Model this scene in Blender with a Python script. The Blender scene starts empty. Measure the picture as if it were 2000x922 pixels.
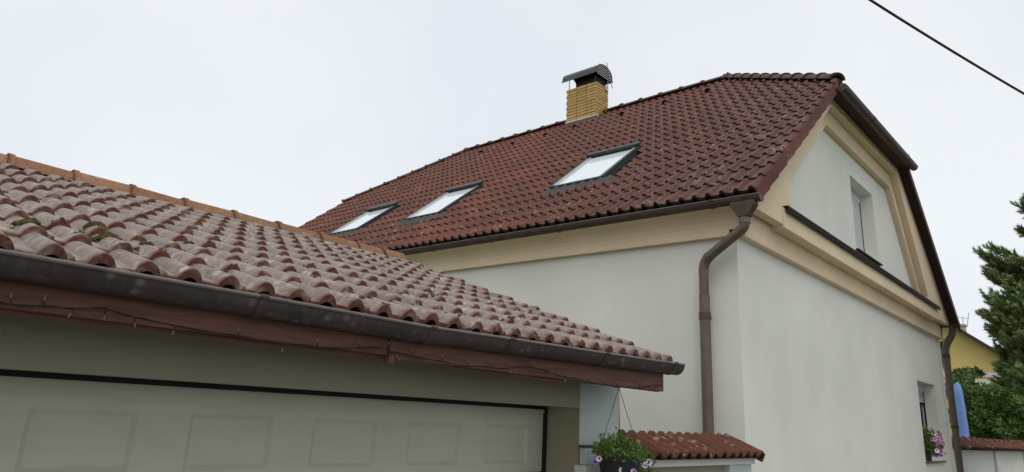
import bpy, bmesh, math, random
from mathutils import Vector, Matrix, noise
from mathutils.geometry import tessellate_polygon
random.seed(7)
R = math.radians
sin, cos, pi = math.sin, math.cos, math.pi
SC = bpy.context.scene
COL = SC.collection
H = 2.1                                   # eye height above the ground

# ------------------------------------------------------------------ camera
F_PX, PITCH, ROLL, YAW, CX, CY = 1347.3045, 0.283, 0.0599, 0.7545, 954.318, 404.337
cam_d = bpy.data.cameras.new("camera")
cam = bpy.data.objects.new("camera", cam_d)
COL.objects.link(cam)
cam_d.sensor_width = 36.0
cam_d.lens = F_PX / 2000 * 36.0
cam_d.shift_x = (1000 - CX) / 2000
cam_d.shift_y = -(461 - CY) / 2000
cam_d.clip_start = 0.05
cam_d.clip_end = 2000
_c, _s, _cp, _sp = cos(YAW), sin(YAW), cos(PITCH), sin(PITCH)
_F = Vector((_c * _cp, _s * _cp, _sp))
_U = Vector((-_c * _sp, -_s * _sp, _cp))
_R = Vector((_s, -_c, 0))
_X = _R * cos(ROLL) + _U * sin(ROLL)
_Y = _U * cos(ROLL) - _R * sin(ROLL)
_M = Matrix((_X, _Y, -_F)).transposed().to_4x4()
_M.translation = Vector((0, 0, H))
cam.matrix_world = _M
SC.camera = cam

# ------------------------------------------------------------------ sky, sun, exposure
SUN_EL, SUN_AZ = R(50), R(226)            # azimuth: direction the light comes from, from +x towards +y
world = bpy.data.worlds.new("World")
SC.world = world
world.use_nodes = True
wn, wl = world.node_tree.nodes, world.node_tree.links
wn.clear()
w_out = wn.new("ShaderNodeOutputWorld")
w_mix = wn.new("ShaderNodeMixShader")
w_sky = wn.new("ShaderNodeTexSky")
w_sky.sky_type = 'NISHITA'
w_sky.sun_disc = False
w_sky.sun_elevation = SUN_EL
w_sky.sun_rotation = pi / 2 - SUN_AZ
w_b1 = wn.new("ShaderNodeBackground"); w_b1.inputs[1].default_value = 0.10
w_b2 = wn.new("ShaderNodeBackground"); w_b2.inputs[1].default_value = 1.0
w_tc = wn.new("ShaderNodeTexCoord")
w_n = wn.new("ShaderNodeTexNoise")
w_n.inputs['Scale'].default_value = 2.2
w_n.inputs['Detail'].default_value = 3.0
w_r = wn.new("ShaderNodeValToRGB")
w_r.color_ramp.elements[0].position = 0.35
w_r.color_ramp.elements[0].color = (0.825, 0.868, 0.925, 1)
w_r.color_ramp.elements[1].position = 0.65
w_r.color_ramp.elements[1].color = (0.920, 0.955, 0.985, 1)
w_mix.inputs[0].default_value = 0.93       # cloud cover
wl.new(w_tc.outputs['Generated'], w_n.inputs['Vector'])
wl.new(w_n.outputs['Fac'], w_r.inputs['Fac'])
wl.new(w_r.outputs['Color'], w_b2.inputs[0])
wl.new(w_sky.outputs[0], w_b1.inputs[0])
wl.new(w_b1.outputs[0], w_mix.inputs[1])
wl.new(w_b2.outputs[0], w_mix.inputs[2])
wl.new(w_mix.outputs[0], w_out.inputs[0])

sun_d = bpy.data.lights.new("sun", 'SUN')
sun_d.energy = 0.7
sun_d.angle = R(30)
sun_d.color = (1.0, 0.97, 0.93)
sun = bpy.data.objects.new("sun", sun_d)
COL.objects.link(sun)
_dl = Vector((cos(SUN_EL) * cos(SUN_AZ), cos(SUN_EL) * sin(SUN_AZ), sin(SUN_EL)))
sun.rotation_euler = _dl.to_track_quat('Z', 'Y').to_euler()

SC.view_settings.view_transform = 'Standard'
SC.view_settings.look = 'None'
SC.view_settings.exposure = 0.0
SC.view_settings.gamma = 1.0
SC.cycles.max_bounces = 6

# ------------------------------------------------------------------ materials
def new_mat(name, rough=0.8, metal=0.0, spec=0.3):
    m = bpy.data.materials.new(name)
    m.use_nodes = True
    b = m.node_tree.nodes['Principled BSDF']
    b.inputs['Roughness'].default_value = rough
    b.inputs['Metallic'].default_value = metal
    b.inputs['Specular IOR Level'].default_value = spec
    return m, m.node_tree.nodes, m.node_tree.links, b

def noise_node(n, l, scale, detail=4, rough=0.55, coord='Object', sc3=None, seed=0):
    tc = n.new("ShaderNodeNewGeometry")
    t = n.new("ShaderNodeTexNoise")
    t.inputs['Scale'].default_value = scale
    t.inputs['Detail'].default_value = detail
    t.inputs['Roughness'].default_value = rough
    mp = n.new("ShaderNodeMapping")
    mp.inputs['Location'].default_value = (seed * 3.1, seed * 1.7, seed * 2.3)
    if sc3: mp.inputs['Scale'].default_value = sc3
    l.new(tc.outputs['Position'], mp.inputs['Vector'])
    l.new(mp.outputs[0], t.inputs['Vector'])
    return t.outputs['Fac']

def ramp(n, l, fac, stops):
    r = n.new("ShaderNodeValToRGB")
    e = r.color_ramp.elements
    while len(e) < len(stops): e.new(0.5)
    for i, (p, c) in enumerate(stops):
        e[i].position = p
        e[i].color = tuple(c) + (1,) if len(c) == 3 else c
    l.new(fac, r.inputs['Fac'])
    return r.outputs['Color']

def mixc(n, l, fac, a, b, mode='MIX'):
    m = n.new("ShaderNodeMix"); m.data_type = 'RGBA'; m.blend_type = mode
    for s, v in ((0, fac), (6, a), (7, b)):
        if isinstance(v, (int, float)): m.inputs[s].default_value = v
        elif isinstance(v, tuple): m.inputs[s].default_value = v + (1,) if len(v) == 3 else v
        else: l.new(v, m.inputs[s])
    return m.outputs[2]

def bump(n, l, b, h, strength=0.3, dist=0.01):
    bp = n.new("ShaderNodeBump")
    bp.inputs['Strength'].default_value = strength
    bp.inputs['Distance'].default_value = dist
    l.new(h, bp.inputs['Height'])
    l.new(bp.outputs[0], b.inputs['Normal'])

def simple(name, c, rough=0.7, metal=0.0, spec=0.3, var=0.15, scale=6.0, bscale=None, bstr=0.2, bdist=0.004, sc3=None, det=4):
    m, n, l, b = new_mat(name, rough, metal, spec)
    f = noise_node(n, l, scale, det, sc3=sc3)
    d = tuple(x * (1 - var) for x in c); u = tuple(min(1, x * (1 + var)) for x in c)
    l.new(ramp(n, l, f, [(0.3, d), (0.7, u)]), b.inputs['Base Color'])
    if bscale:
        bump(n, l, b, noise_node(n, l, bscale, 3), bstr, bdist)
    return m

def stucco(name, c, stain=(0.75, 0.74, 0.68), amount=0.35, var=0.075, bdist=0.006, sc=140):
    m, n, l, b = new_mat(name, 0.9, 0, 0.15)
    f = noise_node(n, l, 0.9, 5, 0.6)
    d = tuple(x * (1 - var) for x in c); u = tuple(min(1, x * (1 + var)) for x in c)
    base = ramp(n, l, f, [(0.3, d), (0.7, u)])
    st = noise_node(n, l, 1.0, 5, 0.6, sc3=(2.2, 2.2, 0.25), seed=3)
    sf = ramp(n, l, st, [(0.5, (0, 0, 0)), (0.8, (amount,) * 3)])
    base = mixc(n, l, sf, base, tuple(c[i] * stain[i] for i in range(3)))
    fine = noise_node(n, l, 60, 2)
    base = mixc(n, l, 0.10, base, ramp(n, l, fine, [(0.3, tuple(x * .75 for x in c)), (0.7, tuple(min(1, x * 1.15) for x in c))]))
    l.new(base, b.inputs['Base Color'])
    bump(n, l, b, noise_node(n, l, sc, 3, 0.7), 0.35, bdist)
    return m

def tile_mat(name, top, lip, spot, spotamt, yellow=0.0, dark=None, lipw=0.05, far_red=None, rough=0.75, mott=0.35, pan=None, tv=.24, spec=.15):
    """weathered concrete roof tile: 'v' attribute is the distance up the tile in metres"""
    m, n, l, b = new_mat(name, rough, 0, spec)
    at = n.new("ShaderNodeAttribute"); at.attribute_name = "v"
    oi = n.new("ShaderNodeObjectInfo")
    f1 = noise_node(n, l, 2.3, 4, 0.6)
    f2 = noise_node(n, l, 38, 4, 0.7)
    t = ramp(n, l, f1, [(0.35, tuple(x * .80 for x in top)), (0.65, tuple(x * 1.12 for x in top))])
    if far_red:
        gp = n.new("ShaderNodeNewGeometry"); sp = n.new("ShaderNodeSeparateXYZ")
        l.new(gp.outputs['Position'], sp.inputs[0])
        mr = n.new("ShaderNodeMapRange")
        mr.inputs[1].default_value = 3.0; mr.inputs[2].default_value = 6.5
        l.new(sp.outputs['Y'], mr.inputs[0])
        mm = n.new("ShaderNodeMath"); mm.operation = 'MULTIPLY'
        l.new(mr.outputs[0], mm.inputs[0])
        f5 = noise_node(n, l, 0.8, 3, 0.6, seed=9)
        l.new(ramp(n, l, f5, [(0.42, (.15,) * 3), (0.6, (1,) * 3)]), mm.inputs[1])
        t = mixc(n, l, mm.outputs[0], t, far_red)
    if pan:
        ah = n.new("ShaderNodeAttribute"); ah.attribute_name = "h"
        pf = n.new("ShaderNodeMath"); pf.operation = 'MULTIPLY'
        l.new(ramp(n, l, ah.outputs['Fac'], [(0.10, (1, 1, 1)), (0.55, (0, 0, 0))]), pf.inputs[0])
        l.new(ramp(n, l, noise_node(n, l, 1.7, 4, 0.65, seed=13), [(0.35, (.15,) * 3), (0.6, (.9,) * 3)]), pf.inputs[1])
        t = mixc(n, l, pf.outputs[0], t, pan)
    # per tile variation
    rr = ramp(n, l, oi.outputs['Random'], [(0.0, (1 - tv,) * 3), (1.0, (1 + tv * .8,) * 3)])
    t = mixc(n, l, 1.0, t, rr, 'MULTIPLY')
    # fine mottling
    t = mixc(n, l, mott, t, ramp(n, l, f2, [(0.35, tuple(x * .45 for x in top)), (0.62, tuple(min(1, x * 1.5) for x in top))]))
    if dark:
        f3 = noise_node(n, l, 5.5, 5, 0.7, seed=5)
        t = mixc(n, l, ramp(n, l, f3, [(0.52, (0, 0, 0)), (0.70, (.75,) * 3)]), t, dark)
    # lower edge: unweathered rim on garage tiles, painted gap shade on house tiles
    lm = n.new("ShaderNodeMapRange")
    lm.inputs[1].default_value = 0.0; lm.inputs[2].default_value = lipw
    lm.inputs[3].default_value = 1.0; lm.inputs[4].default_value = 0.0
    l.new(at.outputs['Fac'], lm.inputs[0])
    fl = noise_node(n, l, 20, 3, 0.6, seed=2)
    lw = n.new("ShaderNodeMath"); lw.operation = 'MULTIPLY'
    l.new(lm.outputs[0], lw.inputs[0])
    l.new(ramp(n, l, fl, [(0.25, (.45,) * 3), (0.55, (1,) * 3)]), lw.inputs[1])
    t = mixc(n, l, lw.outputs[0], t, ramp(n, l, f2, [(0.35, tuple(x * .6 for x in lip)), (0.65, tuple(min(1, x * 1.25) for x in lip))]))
    # lichen
    vo = n.new("ShaderNodeTexVoronoi"); vo.inputs['Scale'].default_value = 17
    gp2 = n.new("ShaderNodeNewGeometry"); l.new(gp2.outputs['Position'], vo.inputs['Vector'])
    v1 = ramp(n, l, vo.outputs['Distance'], [(0.16, (1, 1, 1)), (0.48, (0, 0, 0))])
    fz = noise_node(n, l, 3.2, 4, 0.65, seed=7)
    fm = ramp(n, l, fz, [(0.56 - spotamt * .1, (0, 0, 0)), (0.66, (1, 1, 1))])
    msk = mixc(n, l, 1.0, v1, fm, 'MULTIPLY')
    msk = mixc(n, l, 1.0, msk, ramp(n, l, f2, [(0.35, (.1,) * 3), (0.55, (1,) * 3)]), 'MULTIPLY')
    t = mixc(n, l, msk, t, spot)
    if yellow:
        fy = noise_node(n, l, 8, 5, 0.75, seed=11)
        t = mixc(n, l, ramp(n, l, fy, [(0.64, (0, 0, 0)), (0.70, (yellow,) * 3)]), t, (0.50, 0.40, 0.07))
    l.new(t, b.inputs['Base Color'])
    bump(n, l, b, f2, 0.5, 0.004)
    return m

M = {}
M['wall'] = stucco('white_render', (0.755, 0.75, 0.675), amount=0.10)
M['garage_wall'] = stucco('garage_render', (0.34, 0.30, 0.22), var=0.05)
M['pier_wall'] = stucco('pier_render', (0.53, 0.58, 0.55))
M['cream'] = stucco('cream_render', (0.785, 0.625, 0.44), amount=0.15)
M['door'] = simple('garage_door_paint', (0.52, 0.51, 0.41), 0.55, var=0.04, scale=3, bscale=90, bstr=0.15, bdist=0.002, sc3=(1, 1, 6))
M['seal'] = simple('black_rubber', (0.012, 0.012, 0.012), 0.6)
M['brown_metal'] = simple('brown_coated_metal', (0.078, 0.049, 0.038), 0.5, 0.0, 0.3, var=0.25, scale=7, bscale=25, bstr=0.08)
M['brown_pipe'] = simple('brown_pipe_coat', (0.130, 0.096, 0.070), 0.5, 0.0, 0.5, var=0.2, scale=9, bscale=25, bstr=0.08)
def gutter_mat():
    m, n, l, b = new_mat('weathered_gutter', 0.55, 0, 0.3)
    f = noise_node(n, l, 5, 4, 0.6)
    t = ramp(n, l, f, [(0.3, (0.042, 0.028, 0.024)), (0.7, (0.070, 0.048, 0.042))])
    vo = n.new("ShaderNodeTexVoronoi"); vo.inputs['Scale'].default_value = 16
    g = n.new("ShaderNodeNewGeometry"); l.new(g.outputs['Position'], vo.inputs['Vector'])
    s = ramp(n, l, vo.outputs['Distance'], [(0.10, (.55,) * 3), (0.34, (0, 0, 0))])
    s2 = mixc(n, l, 1.0, s, ramp(n, l, noise_node(n, l, 4, 3, seed=4), [(0.45, (0, 0, 0)), (0.6, (1, 1, 1))]), 'MULTIPLY')
    t = mixc(n, l, s2, t, (0.22, 0.20, 0.19))
    st = noise_node(n, l, 1, 4, sc3=(30, 30, 3), seed=6)
    t = mixc(n, l, ramp(n, l, st, [(0.5, (0, 0, 0)), (0.8, (.4,) * 3)]), t, (0.13, 0.12, 0.11))
    l.new(t, b.inputs['Base Color'])
    bump(n, l, b, noise_node(n, l, 12, 3), 0.25, 0.004)
    return m
M['gutter'] = gutter_mat()
M['bead'] = simple('painted_rim_highlight', (0.13, 0.11, 0.10), 0.32, 0.0, 0.6, var=0.25, scale=9)  # paler than the trough: a highlight painted along the rim
def wood_mat(name, c, sc3=(3, 40, 40)):
    m, n, l, b = new_mat(name, 0.65, 0, 0.3)
    f = noise_node(n, l, 1.5, 5, 0.65, sc3=sc3)
    g = noise_node(n, l, 1.1, 4, 0.6, seed=8)
    t = ramp(n, l, f, [(0.3, tuple(x * .55 for x in c)), (0.7, tuple(x * 1.25 for x in c))])
    t = mixc(n, l, ramp(n, l, g, [(0.45, (0, 0, 0)), (0.75, (.6,) * 3)]), t, tuple(x * .5 for x in c))
    l.new(t, b.inputs['Base Color'])
    bump(n, l, b, f, 0.3, 0.004)
    return m
M['red_wood'] = wood_mat('red_stained_board', (0.150, 0.064, 0.042))
M['dark_wood'] = wood_mat('dark_brown_board', (0.055, 0.024, 0.017))
M['gtile'] = tile_mat('weathered_garage_tile', (0.270, 0.208, 0.178), (0.165, 0.056, 0.037), (0.54, 0.50, 0.37), 1.7, yellow=0.75, dark=(0.17, 0.125, 0.105), lipw=0.036, mott=0.5, pan=(0.30, 0.245, 0.165), spec=.35, rough=.62)
M['htile'] = tile_mat('dark_red_house_tile', (0.138, 0.060, 0.043), (0.038, 0.018, 0.015), (0.42, 0.34, 0.28), 0.4, dark=(0.090, 0.052, 0.038), lipw=0.025, far_red=(0.24, 0.076, 0.050), rough=0.66, pan=(0.190, 0.122, 0.092), tv=.13, spec=.22)  # very dark lip colour paints the shade under each course
M['hridge'] = tile_mat('brown_ridge_tile', (0.115, 0.072, 0.060), (0.07, 0.04, 0.032), (0.30, 0.28, 0.24), 0.6, dark=(0.05, 0.045, 0.032), lipw=0.03)
M['gridge'] = tile_mat('orange_ridge_tile', (0.300, 0.155, 0.088), (0.14, 0.065, 0.04), (0.45, 0.34, 0.20), 0.3, yellow=0.35, dark=(0.21, 0.125, 0.065), lipw=0.03)
M['ctile'] = tile_mat('red_coping_tile', (0.135, 0.052, 0.034), (0.085, 0.034, 0.024), (0.55, 0.50, 0.40), 0.6, yellow=0.85, dark=(0.12, 0.06, 0.035), lipw=0.03)
M['verge'] = tile_mat('red_verge_tile', (0.150, 0.055, 0.042), (0.07, 0.025, 0.02), (0.4, 0.3, 0.25), 0.2, dark=(0.08, 0.035, 0.028), lipw=0.02)
M['brick'] = simple('yellow_brick', (0.55, 0.36, 0.135), 0.85, var=0.22, scale=5, bscale=60, bstr=0.5, bdist=0.006)
def brick_mat():
    m, n, l, b = new_mat('yellow_clinker_brick', 0.85, 0, 0.2)
    oi = n.new("ShaderNodeObjectInfo")
    t = ramp(n, l, oi.outputs['Random'], [(0, (0.44, 0.27, 0.10)), (1, (0.62, 0.41, 0.165))])
    f = noise_node(n, l, 30, 4, 0.7)
    t = mixc(n, l, 0.4, t, ramp(n, l, f, [(0.3, (0.30, 0.19, 0.07)), (0.7, (0.66, 0.46, 0.2))]))
    l.new(t, b.inputs['Base Color'])
    bump(n, l, b, f, 0.6, 0.006)
    return m
M['brick'] = brick_mat()
M['mortar'] = simple('dark_mortar', (0.09, 0.06, 0.028), 0.95)
M['lead'] = simple('grey_lead_flashing', (0.075, 0.080, 0.070), 0.7, var=0.2, scale=12)
M['flash'] = simple('brown_flashing', (0.10, 0.078, 0.072), 0.5, var=0.2, scale=8)
M['mortar_light'] = simple('pale_mortar_strip', (0.55, 0.52, 0.42), 0.9)
M['cap'] = simple('dark_grey_sheet_metal', (0.055, 0.052, 0.055), 0.42, 0.0, 0.5, var=0.25, scale=9)
M['black'] = simple('black_recess', (0.010, 0.010, 0.011), 0.7)
M['steel'] = simple('galvanised_rod', (0.42, 0.42, 0.42), 0.45, 0.3, var=0.1)
M['alu'] = simple('anthracite_aluminium', (0.040, 0.044, 0.045), 0.45, 0, 0.3, var=0.15)
M['alu_light'] = simple('pale_aluminium_bead', (0.50, 0.52, 0.50), 0.4, 0, 0.5, var=0.08)
M['sky_pane'] = simple('painted_sky_pane', (0.80, 0.85, 0.84), 0.08, 0, 0.6, var=0.03, scale=2)  # near-white base colour paints the sky's reflection onto the glass
M['shutter'] = simple('white_shutter_slat', (0.72, 0.74, 0.72), 0.5, var=0.04)
M['glass_dark'] = simple('dark_window_glass', (0.03, 0.035, 0.035), 0.05, 0, 0.8, var=0.2)
M['pvc'] = simple('white_window_frame', (0.75, 0.76, 0.74), 0.4, var=0.03)
M['trim_dark'] = simple('dark_brown_sill_metal', (0.018, 0.012, 0.010), 0.7, 0, 0.12)
M['moss'] = simple('moss', (0.085, 0.075, 0.028), 0.95, 0, 0.1, var=0.6, scale=40, bscale=120, bstr=0.9, bdist=0.01)
M['cable'] = simple('black_cable', (0.012, 0.014, 0.020), 0.5)
M['lightwire'] = simple('dark_light_string', (0.018, 0.014, 0.010), 0.6)
M['bulb'] = simple('clear_bulb', (0.16, 0.14, 0.11), 0.3, 0, 0.4)
M['pot'] = simple('black_plastic_pot', (0.022, 0.022, 0.022), 0.5)
M['wirecol'] = simple('green_hanger_wire', (0.05, 0.065, 0.06), 0.5)
def leaf_mat(name, c, var=0.6, sc=9):
    m, n, l, b = new_mat(name, 0.55, 0, 0.3)
    f = noise_node(n, l, sc, 3, 0.7)
    f2 = noise_node(n, l, sc * 7, 2, 0.7, seed=4)
    t = ramp(n, l, f, [(0.35, tuple(x * (1 - var) for x in c)), (0.65, tuple(x * (1 + var) for x in c))])
    t = mixc(n, l, 0.4, t, ramp(n, l, f2, [(0.4, tuple(x * .5 for x in c)), (0.6, tuple(x * 1.6 for x in c))]))
    l.new(t, b.inputs['Base Color'])
    return m
M['leaf'] = leaf_mat('petunia_leaf', (0.115, 0.185, 0.035), 0.5, 20)
M['needle'] = leaf_mat('pine_needles', (0.175, 0.255, 0.085), 0.5, 2.5)
M['needle_tip'] = leaf_mat('pine_tips', (0.25, 0.32, 0.13), 0.4, 3)
M['shrub'] = leaf_mat('shrub_leaf', (0.115, 0.185, 0.045), 0.6, 2.5)
M['shrub2'] = leaf_mat('spruce_leaf', (0.045, 0.085, 0.045), 0.5, 2.5)
M['bark'] = simple('bark', (0.10, 0.07, 0.05), 0.9, var=0.3, scale=10)
M['petal_lilac'] = simple('lilac_petal', (0.62, 0.42, 0.60), 0.6, var=0.2, scale=60)
M['petal_pale'] = simple('pale_petal', (0.80, 0.70, 0.80), 0.6, var=0.1, scale=60)
M['petal_pink'] = simple('pink_petal', (0.65, 0.25, 0.38), 0.6, var=0.2, scale=60)
M['petal_violet'] = simple('violet_petal', (0.16, 0.09, 0.32), 0.6, var=0.2, scale=60)
M['throat'] = simple('purple_throat', (0.10, 0.02, 0.12), 0.6)
M['yellow'] = stucco('yellow_render', (0.66, 0.50, 0.185), amount=0.1)
M['white_band'] = stucco('white_band_render', (0.72, 0.72, 0.68), amount=0.1)
M['blue'] = simple('blue_fabric', (0.20, 0.34, 0.66), 0.7, var=0.12, scale=5)
M['paving'] = simple('concrete_paving', (0.24, 0.23, 0.21), 0.9, var=0.15, scale=3, bscale=40)
M['asphalt'] = simple('asphalt', (0.05, 0.05, 0.052), 0.9, var=0.2, scale=5, bscale=150, bstr=0.5)
M['grass'] = leaf_mat('grass', (0.07, 0.12, 0.03), 0.4, 3)
M['far_roof'] = simple('brown_far_roof', (0.07, 0.038, 0.030), 0.8, var=0.2)

# ------------------------------------------------------------------ mesh helpers
WM = {}                                    # world matrix of every parent, by name
def wm(o): return WM.get(o.name, Matrix.Identity(4))

class MB:
    def __init__(s): s.v, s.f, s.a, s.mi, s.h = [], [], [], [], {}
    def add(s, vs, fs, a=None, mi=0):
        o = len(s.v)
        s.v += [tuple(p) for p in vs]
        s.f += [tuple(i + o for i in f) for f in fs]
        s.a += list(a) if a is not None else [1.0] * len(vs)
        s.mi += [mi] * len(fs)
    def box(s, x0, x1, y0, y1, z0, z1, mi=0, mat=None):
        vs = [Vector((x, y, z)) for z in (z0, z1) for y in (y0, y1) for x in (x0, x1)]
        if mat is not None: vs = [mat @ p for p in vs]
        s.add(vs, [(0, 2, 3, 1), (4, 5, 7, 6), (0, 1, 5, 4), (2, 6, 7, 3), (0, 4, 6, 2), (1, 3, 7, 5)], mi=mi)
    def ring(s, c, t, r, n, up=Vector((0, 0, 1)), el=1.0):
        t = t.normalized()
        a = t.cross(up)
        if a.length < 1e-4: a = t.cross(Vector((1, 0, 0)))
        a.normalize(); b = a.cross(t).normalized()
        return [c + a * cos(2 * pi * k / n) * r + b * sin(2 * pi * k / n) * r * el for k in range(n)]
    def tube(s, pts, r, n=10, caps=True, mi=0):
        pts = [Vector(p) for p in pts]
        rr = r if isinstance(r, (list, tuple)) else [r] * len(pts)
        vs = []
        for i, p in enumerate(pts):
            t = (pts[min(i + 1, len(pts) - 1)] - pts[max(i - 1, 0)])
            vs += s.ring(p, t, rr[i], n)
        fs = [(i * n + k, i * n + (k + 1) % n, (i + 1) * n + (k + 1) % n, (i + 1) * n + k) for i in range(len(pts) - 1) for k in range(n)]
        if caps:
            fs += [tuple(range(n - 1, -1, -1)), tuple((len(pts) - 1) * n + k for k in range(n))]
        s.add(vs, fs, mi=mi)
    def sweep(s, prof, path, closed=False, caps=False, mi=0):
        """prof: list of (a,b) ; path: list of (origin, A, B) frames"""
        n = len(prof); vs = []
        for (o, A, B) in path: vs += [o + A * a + B * b for a, b in prof]
        m = n if closed else n - 1
        fs = [(i * n + k, i * n + (k + 1) % n, (i + 1) * n + (k + 1) % n, (i + 1) * n + k) for i in range(len(path) - 1) for k in range(m)]
        if caps: fs += [tuple(range(n - 1, -1, -1)), tuple((len(path) - 1) * n + k for k in range(n))]
        s.add(vs, fs, mi=mi)
    def mesh(s, name, mats, smooth=False, attr=False, angle=None):
        me = bpy.data.meshes.new(name)
        me.from_pydata(s.v, [], s.f)
        for m in (mats if isinstance(mats, (list, tuple)) else [mats]): me.materials.append(m)
        if any(s.mi): me.polygons.foreach_set('material_index', s.mi)
        if attr:
            at = me.attributes.new('v', 'FLOAT', 'POINT')
            at.data.foreach_set('value', s.a)
            ht = me.attributes.new('h', 'FLOAT', 'POINT')
            ht.data.foreach_set('value', [s.h.get(i, 1.0) for i in range(len(s.v))])
        if smooth: me.polygons.foreach_set('use_smooth', [True] * len(me.polygons))
        me.update()
        if angle: me.set_sharp_from_angle(angle=R(angle))
        return me
    def build(s, name, mats, parent=None, smooth=False, attr=False, angle=None, **k):
        return link(name, s.mesh(name, mats, smooth, attr, angle), parent, **k)

def link(name, me, parent=None, mat=None, label=None, kind=None):
    o = bpy.data.objects.new(name, me)
    COL.objects.link(o)
    B = mat if mat is not None else Matrix.Identity(4)
    if parent is not None:
        o.parent = parent
        o.matrix_parent_inverse = wm(parent).inverted()
    o.matrix_basis = B
    WM[o.name] = B
    if label: o['label'] = label
    if kind: o['kind'] = kind
    return o

def thing(name, label, cat, loc=(0, 0, 0), rz=0.0, group=None):
    B = Matrix.Translation(Vector(loc)) @ Matrix.Rotation(rz, 4, 'Z')
    o = link(name, None, None, mat=B)
    o.empty_display_size = 0.3
    tag(o, label, cat, group)
    return o

def tag(o, label, cat, group=None):
    o['label'] = label; o['category'] = cat
    if group: o['group'] = group
    return o

def prism(outline, holes, y0, y1, mb=None, T=None, mi=0):
    """polygon in (x,z), extruded from y0 (towards the camera) to y1"""
    mb = mb or MB()
    loops = [[Vector((x, z, 0)) for x, z in outline]] + [[Vector((x, z, 0)) for x, z in h] for h in holes]
    tri = tessellate_polygon(loops)
    flat = [p for lp in loops for p in lp]
    for y, flip in ((y0, False), (y1, True)):
        vs = [Vector((p.x, y, p.y)) for p in flat]
        if T: vs = [T @ p for p in vs]
        fs = []
        for t in tri:
            a, b, c = (flat[i] for i in t)
            ccw = (b - a).cross(c - a).z > 0
            t = tuple(t) if (ccw != flip) else tuple(reversed(t))
            fs.append(t)
        mb.add(vs, fs, mi=mi)
    for lp in loops:
        n = len(lp)
        for i in range(n):
            a, b = lp[i], lp[(i + 1) % n]
            vs = [Vector((a.x, y0, a.y)), Vector((b.x, y0, b.y)), Vector((b.x, y1, b.y)), Vector((a.x, y1, a.y))]
            if T: vs = [T @ p for p in vs]
            mb.add(vs, [(0, 1, 2, 3)], mi=mi)
    return mb

def fix(o):
    bm = bmesh.new(); bm.from_mesh(o.data)
    bmesh.ops.remove_doubles(bm, verts=bm.verts, dist=1e-5)
    bmesh.ops.recalc_face_normals(bm, faces=bm.faces)
    bm.to_mesh(o.data); bm.free()
    return o

def bevel(o, w=0.006, seg=2):
    m = o.modifiers.new('bevel', 'BEVEL'); m.width = w; m.segments = seg; m.limit_method = 'ANGLE'
    return o

# ------------------------------------------------------------------ roof tiles
def tile_profile(pitch, rh, seg, u0=0.0, n=2, joint=True, rw=.60, pw=.8):
    pts = []
    for k in range(n):
        b = u0 + k * pitch
        if k == 0 and joint:
            pts += [(b, 0.0), (b + .005, 0.010), (b + .011, 0.010), (b + .017, 0.0)]
        else:
            pts += [(b, 0.002)]
        s0, w = b + pitch * (.96 - rw), pitch * rw
        for i in range(seg + 1):
            a = i / seg
            pts.append((s0 + w * a, rh * (sin(pi * a) ** pw) + 0.001))
    pts.append((u0 + n * pitch - 0.001, 0.002))
    return pts

def tile_mesh(name, mat, pitch=0.15, rh=0.042, seg=8, G=0.33, L=0.39, th=0.02, n=2, flap=0, lipround=True, taper=.016, rw=.60, pw=.8, pst=.62):
    """origin at the middle of the lower edge; x across, y up the slope, z out"""
    W = n * pitch
    P = tile_profile(pitch, rh, seg, -W / 2, n, True, rw, pw)
    slope = (th * pst + 0.002) / G; kr = taper / rh / G
    mb = MB()
    m = len(P)
    def row(v, dz=0.0): return [(u, v, h * (1 + kr * (G - v)) + th - slope * v + dz) for u, h in P]
    rows = [row(0.0, -0.004), row(0.005), row(0.012), row(L)] if lipround else [row(0.0), row(L)]
    vs = [q for r_ in rows for q in r_]
    av = [q[1] for q in vs]
    fs = [(i * m + k, i * m + k + 1, (i + 1) * m + k + 1, (i + 1) * m + k) for i in range(len(rows) - 1) for k in range(m - 1)]
    for i in range(len(vs)): mb.h[i] = min(1.0, P[i % m][1] / max(rh, .001))
    mb.add(vs, fs, av)
    f0 = rows[0]
    lo = [(u, 0.002, z - th) for (u, v, z) in f0]
    mb.add(f0 + lo, [(m + k, m + k + 1, k + 1, k) for k in range(m - 1)], [0.0] * (2 * m))
    bk = [(u, L, z - 0.006) for (u, v, z) in row(L)]
    mb.add(lo + bk, [(k, m + k, m + k + 1, k + 1) for k in range(m - 1)], [0.02] * (2 * m))
    # side edges
    for k, sg in ((0, 1), (m - 1, -1)):
        a, b2 = rows[0][k], rows[-1][k]
        q = [a, b2, (b2[0], b2[1], b2[2] - .006), (a[0], 0.002, a[2] - th)]
        mb.add(q, [(0, 1, 2, 3) if sg > 0 else (3, 2, 1, 0)], [0.1] * 4)
    if flap:
        x0, x1 = (W / 2 - 0.004, W / 2 + 0.014)
        z1 = th + rh * 0.45
        vs = []
        for x in (x0, x1):
            for (v, z) in ((0, -flap), (L * .97, -flap - slope * L + .004), (L * .97, z1 - slope * L), (0, z1)):
                vs.append((x, v, z))
        mb.add(vs, [(0, 1, 2, 3), (7, 6, 5, 4), (0, 4, 5, 1), (1, 5, 6, 2), (2, 6, 7, 3), (3, 7, 4, 0)], [.1 if i % 4 else .05 for i in range(8)], mi=1)
    return mb.mesh(name, mat, smooth=True, attr=True, angle=50)

def frame(o, u, v):
    u = Vector(u).normalized(); v = Vector(v).normalized(); w = u.cross(v).normalized()
    m = Matrix((u, v, w)).transposed().to_4x4(); m.translation = Vector(o)
    return m

def jit(a=0.003, r=0.5):
    return Matrix.Translation((random.gauss(0, a * .6), random.gauss(0, a), abs(random.gauss(0, a * .4)))) @ Matrix.Rotation(R(random.gauss(0, r)), 4, 'Z') @ Matrix.Rotation(R(random.gauss(0, r * .5)), 4, 'X')

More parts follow.
